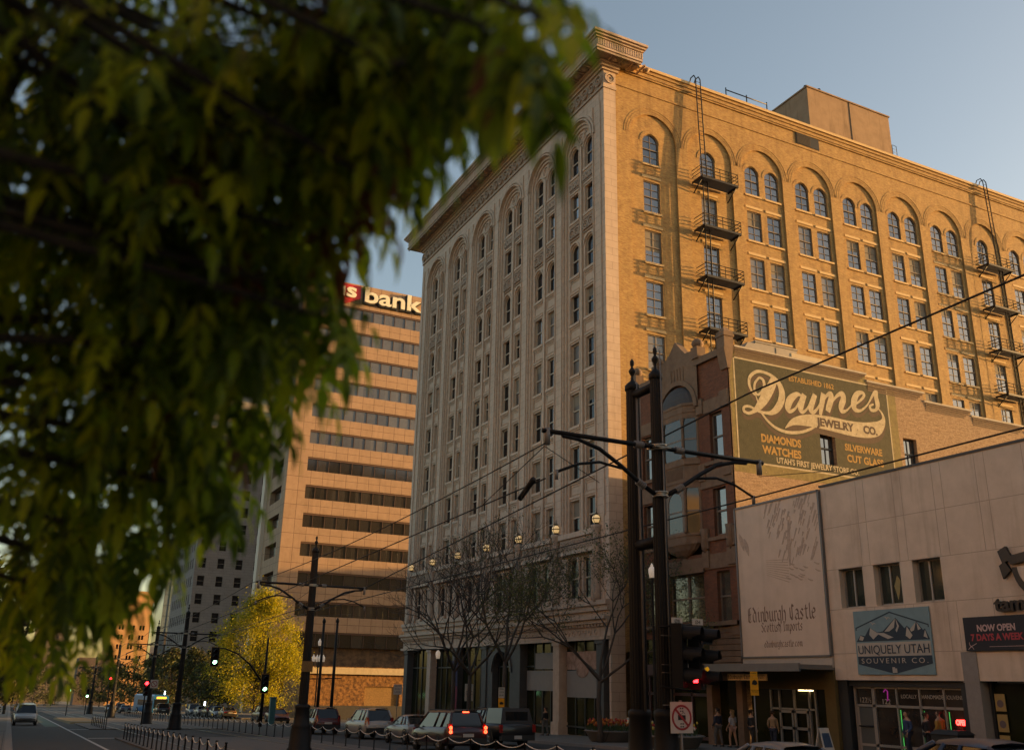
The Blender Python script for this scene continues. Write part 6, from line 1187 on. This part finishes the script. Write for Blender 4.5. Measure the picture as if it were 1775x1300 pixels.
def person(label,x,y,yaw,top,legs,hair,h=1.7,shorts=False,longhair=False,stride=.12,armf=.1,bend=0,z=None,inside=False):
    """standing or walking figure, facing local -Y"""
    k=h/1.7; t=empty('person',(0,0,0),label,'person'); 
    s_=stride
    V=[(0,0,.95),(0,.0,1.12),(0,.0,1.30),(0,.01,1.42),(0,-.01,1.50),(0,-.03,1.56),(0,-.035,1.64),(0,-.02,1.71),
       (.09,0,.90),(.10,-s_,.50),(.10,-s_*.75,.09),(.11,-s_*.75-.15,.035),(-.09,0,.90),(-.10,s_*.5,.50),(-.10,s_*1.25,.12),(-.11,s_*1.25-.13,.045),
       (.17,.01,1.38),(.22,.03+armf*.2,1.13),(.23,-armf-.05,.92),(.225,-armf-.09,.83),(-.17,.01,1.38),(-.22,.02-armf*.3,1.13),(-.24,-.03-armf*.4,.9),(-.24,-.05-armf*.5,.81)]
    E=[(0,1),(1,2),(2,3),(3,4),(4,5),(5,6),(6,7),(0,8),(8,9),(9,10),(10,11),(0,12),(12,13),(13,14),(14,15),(3,16),(16,17),(17,18),(18,19),(3,20),(20,21),(21,22),(22,23)]
    Rr=[(.13,.10),(.115,.085),(.145,.10),(.12,.085),.055,(.065,.085),(.075,.095),(.055,.07),(.085,.09),.058,.04,(.04,.03),(.085,.09),.058,.04,(.04,.03),.055,.042,.03,(.02,.04),.055,.042,.03,(.02,.04)]
    sc=lambda L:[(a*k,b*k,c*k) for a,b,c in L]
    body=skinmesh(sc(V),E,Rr,SKIN,'body',t)
    # face: nose, ears, eyes ; hands: four fingers and thumb
    m=MB(); m.hexa([(-.015,-.125,1.585),(.015,-.125,1.585),(.012,-.1,1.58),(-.012,-.1,1.58)],[(-.006,-.118,1.64),(.006,-.118,1.64),(.006,-.1,1.64),(-.006,-.1,1.64)])
    for s in (-1,1): m.sphere((s*.075,-.02,1.62),.025,6,5,.5,1,1.3)
    for s,b0 in ((1,V[19]),(-1,V[23])):
        for q in range(4): m.tube([(b0[0]-s*.005,b0[1]-.03+q*.018,b0[2]-.0),(b0[0]-s*.008,b0[1]-.036+q*.018,b0[2]-.05),(b0[0]-s*.02,b0[1]-.03+q*.018,b0[2]-.08-.008*(q in(1,2)))],[.009,.008,.006],5)
        m.tube([(b0[0]-s*.01,b0[1]-.045,b0[2]+.03),(b0[0]-s*.025,b0[1]-.06,b0[2]-.01),(b0[0]-s*.03,b0[1]-.055,b0[2]-.03)],[.011,.009,.007],5)
    m.v=[(a*k,b*k,c*k) for a,b,c in m.v]; f=m.build('face_and_fingers',SKIN,None); f.parent=t
    top_=mat('cloth_'+top[0],top[1],.9,var=.3,vscale=6); leg_=mat('cloth_'+legs[0],legs[1],.9,var=.3,vscale=6); hr=mat('hair_'+hair[0],hair[1],.7,var=.4,vscale=20)
    TV=[V[0],V[1],V[2],V[3],V[16],V[17],V[20],V[21],V[18],V[22]]; TE=[(0,1),(1,2),(2,3),(3,4),(4,5),(3,6),(6,7)]+([(5,8),(7,9)] if not shorts else [])
    TR_=[(.15,.12),(.14,.11),(.165,.12),(.12,.10),.075,.06,.075,.06,.042,.042]
    if shorts: TV=TV[:8]; TR_=TR_[:8]
    skinmesh(sc(TV),TE,TR_,top_,'shirt',t)
    LV=[(0,0,.97),V[8],V[9],V[10],V[12],V[13],V[14]]; LE=[(0,1),(1,2),(0,4),(4,5)]+([(2,3),(5,6)] if not shorts else []); LR=[(.145,.115),(.105,.11),.078,.055,(.105,.11),.078,.055]
    if shorts: LV=[(0,0,.97),V[8],tuple((a+b)/2 for a,b in zip(V[8],V[9])),V[12],tuple((a+b)/2 for a,b in zip(V[12],V[13]))]; LE=[(0,1),(1,2),(0,3),(3,4)]; LR=[(.145,.115),(.11,.115),.095,(.11,.115),.095]
    skinmesh(sc(LV),LE,LR,leg_,'trousers' if not shorts else 'shorts',t)
    HV=[(0,.0,1.66),(0,.01,1.71),(0,.055,1.62)]+([(0,.085,1.5),(0,.09,1.36)] if longhair else []); HE=[(0,1),(0,2)]+([(2,3),(3,4)] if longhair else [])
    HR=[(.085,.095),(.06,.075),(.075,.06)]+([(.085,.05),(.06,.03)] if longhair else []); skinmesh(sc(HV),HE,HR,hr,'hair',t)
    m=MB()
    for b0 in (V[11],V[15]): m.hexa([(b0[0]-.045,b0[1]-.05,0),(b0[0]+.045,b0[1]-.05,0),(b0[0]+.045,b0[1]+.2,0),(b0[0]-.045,b0[1]+.2,0)],[(b0[0]-.035,b0[1]-.03,.06),(b0[0]+.035,b0[1]-.03,.06),(b0[0]+.04,b0[1]+.19,.09),(b0[0]-.04,b0[1]+.19,.09)])
    m.v=[(a*k,b*k,c*k) for a,b,c in m.v]; f=m.build('shoes',TRIM,None); f.parent=t
    t.location=(x,y,(gz(y)+.15) if z is None else z); t.rotation_euler=(0,0,yaw); return t
BLKC=('black',(.015,.015,.017)); DK=('dark_blue',(.02,.025,.045)); LT=('pale_grey',(.36,.34,.36)); BRN=('brown',(.05,.025,.012)); BLD=('blond',(.22,.13,.05)); TNC=('tan',(.25,.17,.1)); BLUC=('blue',(.025,.05,.12)); OCH=('ochre',(.3,.16,.03)); GRC=('grey',(.10,.10,.10)); PK=('pink',(.4,.24,.2))
person('person in dark clothes standing on the pavement left of the bare tree',31.3,57.0,R(200),BLKC,GRC,BRN)
person('person in a dark blue jacket walking beside the person in white',31.5,39.6,R(180),DK,GRC,BRN,1.75)
person('person with long hair in a pale top and pink shorts walking away',31.5,38.5,R(185),LT,PK,BLD,1.66,shorts=True,longhair=True)
person('person in a black jacket standing behind the grey sign post',31.6,37.2,R(90),BLKC,BLKC,BRN,1.68)
person('person in a tan top by the imports shop door',32.0,36.2,R(120),TNC,DK,BRN,1.64)
person('person in a blue shirt standing at the souvenir shop window',32.4,28.75,R(250),BLUC,DK,BRN,1.72)
person('person in a black top behind the blue shirted shopper',32.75,28.1,R(70),BLKC,BLKC,BRN,1.66); person('person in an ochre top at the shop window',32.6,27.35,R(180),OCH,BRN,BRN,1.75)
# ---------------------------------------------------------------- small things on the pavement
t=empty('a_frame_sign',(30.6,31.6,gz(31.6)+.15),'white folding pavement sign with blue print outside the imports shop','sign'); g=gz(31.6)+.15
for s,n in ((-1,'front_board'),(1,'rear_board')):
    m=MB(); m.hexa([(30.35,31.6+s*.32,g),(30.95,31.6+s*.32,g),(30.95,31.6+s*.29,g),(30.35,31.6+s*.29,g)],[(30.4,31.6+s*.04,g+1.05),(30.9,31.6+s*.04,g+1.05),(30.9,31.6+s*.01,g+1.05),(30.4,31.6+s*.01,g+1.05)]); p_=m.build(n,SIGN,t)
    if s<0:
        m=MB(); m.hexa([(30.43,31.6-.24,g+.3),(30.87,31.6-.24,g+.3),(30.87,31.6-.235,g+.3),(30.43,31.6-.235,g+.3)],[(30.45,31.6-.1,g+.85),(30.85,31.6-.1,g+.85),(30.85,31.6-.095,g+.85),(30.45,31.6-.095,g+.85)]); m.build('printed_panel',mat('blue_print',(.05,.09,.16),.7,var=.8,vscale=6),p_)
t=empty('litter_bin',(31.6,25.9,gz(26)+.15),'black bin with a white emblem beside the red open sign','bin'); g=gz(26)+.15; m=MB(); m.hexa([(31.2,25.5,g),(32,25.5,g),(32,26.5,g),(31.2,26.5,g)],[(31.15,25.4,g+.95),(32.05,25.4,g+.95),(32.05,26.6,g+.95),(31.15,26.6,g+.95)]); m.build('body',TRIM,t); m=MB(); m.hexa([(31.1,25.35,g+.95),(32.1,25.35,g+.95),(32.1,26.65,g+.95),(31.1,26.65,g+.95)],[(31.3,25.5,g+1.1),(31.9,25.5,g+1.1),(31.9,26.5,g+1.1),(31.3,26.5,g+1.1)]); m.build('lid',TRIM,t); m=MB(); m.tube([(31.12,26,g+.5),(31.12,25.85,g+.62),(31.12,26,g+.72),(31.12,26.1,g+.62),(31.12,26,g+.5),(31.12,26,g+.38)],.02,5); m.build('emblem',SIGN,t)
def flowers(label,x,y,n,rx,ry,seed,cols,planter=True):
    r=random.Random(seed); t=empty('flower_planter' if planter else 'flower_bed',(x,y,gz(y)+.15),label,'planter'); g=gz(y)+.15
    m=MB(); m.lathe((x,y,g),[(rx*.75,0),(rx*.85,.1),(rx,.5),(rx*1.08,.55),(rx*1.02,.6),(rx*.9,.56)],20); m.build('planter_bowl',MT['pavement_concrete'],t)
    f=MB(); b=MB(); b.cm=0; st=MB()
    for k in range(n):
        a=r.random()*6.28; q=rx*.95*r.random()**.5; px,py=x+q*cos(a),y+q*sin(a)*ry/rx; h=.25+.3*r.random(); st.tube([(px,py,g+.5),(px+r.uniform(-.05,.05),py,g+.55+h)],.008,4,False)
        for s in range(3): u=r.random()*6.28; st.add([(px,py,g+.5),(px+.1*cos(u)+.02,py+.1*sin(u),g+.6+h*.4),(px+.14*cos(u),py+.14*sin(u),g+.55+h*.7)],[[0,1,2]])
        f.cm=r.randrange(len(cols)); f.lathe((px,py,g+.53+h),[(.015,0),(.05,.04),(.045,.09),(.02,.13)],6)
    st.build('stems',mat('stem_green',(.04,.07,.02),.8),t); f.build('blooms',cols,t); return t
TU=[mat('red_tulip',(.35,.02,.015),.6),mat('orange_tulip',(.45,.15,.02),.6),mat('pale_tulip',(.5,.45,.38),.6)]
flowers('round planter of red and orange tulips under the budding tree',29.6,46.6,150,1.3,1.3,3,TU[:2]); flowers('low planter of white and red flowers behind the tram sign',27.9,38.6,130,1.5,1.2,9,[TU[2],TU[0],mat('yellow_tulip',(.5,.36,.04),.6)])
t=empty('news_box',(31.6,72.5,gz(72)+.15),'small green newspaper box at the far shop corner','box'); g=gz(72)+.15; m=MB(); m.box(31.3,31.9,72,73,g+.2,g+1.3); m.build('body',mat('green_box',(.03,.10,.03),.5),t); m=MB(); m.box(31.25,31.95,71.95,73.05,g+1.3,g+1.4); m.build('lid',TRIM,t); m=MB(); [m.box(31.35+.4*a,31.45+.4*a,72.1+.7*c,72.2+.7*c,g,g+.2) for a in (0,1) for c in (0,1)]; m.build('feet',TRIM,t)
t=empty('teal_cabinet',(24.9,94,gz(94)),'teal utility cabinet beside the mast arm signal pole','cabinet'); g=gz(94); m=MB(); m.box(22.0,22.5,93.8,94.3,g,g+2.4); m.build('body',mat('teal_paint',(.03,.13,.14),.6),t); m=MB(); m.box(21.95,22.55,93.75,94.35,g+2.4,g+2.5); m.build('cover',mat('teal_paint',(.03,.13,.14),.6),t)
fl=empty('wall_flag',(32.2,73.6,2),'red and blue vertical flag hanging at the far shopfront of the corner block','flag'); m=MB(); 
vs=[]; 
for i in range(9):
    for j in range(4): vs.append((32.0-.03*j,74.2-.45*j+.05*sin(i),3.7-.5*i+.0*j))
fm=[[i*4+j,i*4+j+1,(i+1)*4+j+1,(i+1)*4+j] for i in range(8) for j in range(3)]; m.add(vs,fm[:12]); m.cm=1; m.add(vs,fm[12:]); m.build('cloth',[mat('navy_cloth',(.025,.02,.06),.9),mat('crimson_cloth',(.14,.012,.03),.9)],fl); m=MB(); m.tube([(33,73.5,3.75),(31.9,73.5,3.75)],.03,5); m.build('flag_pole',IRON,fl)
t=empty('barber_board',(32.6,72.2,1.5),'white square hanging board with dark letters by the red flag','sign'); m=MB(); m.box(32.2,32.9,71.9,71.95,.6,1.9); m.build('board',SIGN,t); text('lettering','GZIC',.35,(32.55,71.89,1.1),'Y',BLKI,t,width=.6,depth=.004)
t=empty('corner_blade_sign',(32.3,41.2,4.6),'dark blade sign with gold letters on the sandstone pier','sign'); m=MB(); m.box(31.9,32.85,41.5,41.6,4.15,5.05); m.build('board',mat('navy_board',(.02,.025,.035),.5),t); text('lettering','BB',.5,(32.45,41.49,4.4),'Y',mat('gold_letter',(.35,.22,.05),.5),t,depth=.01); m=MB(); m.tube([(33,41.55,5.1),(31.9,41.55,5.1)],.02,5); m.build('bracket',IRON,t)
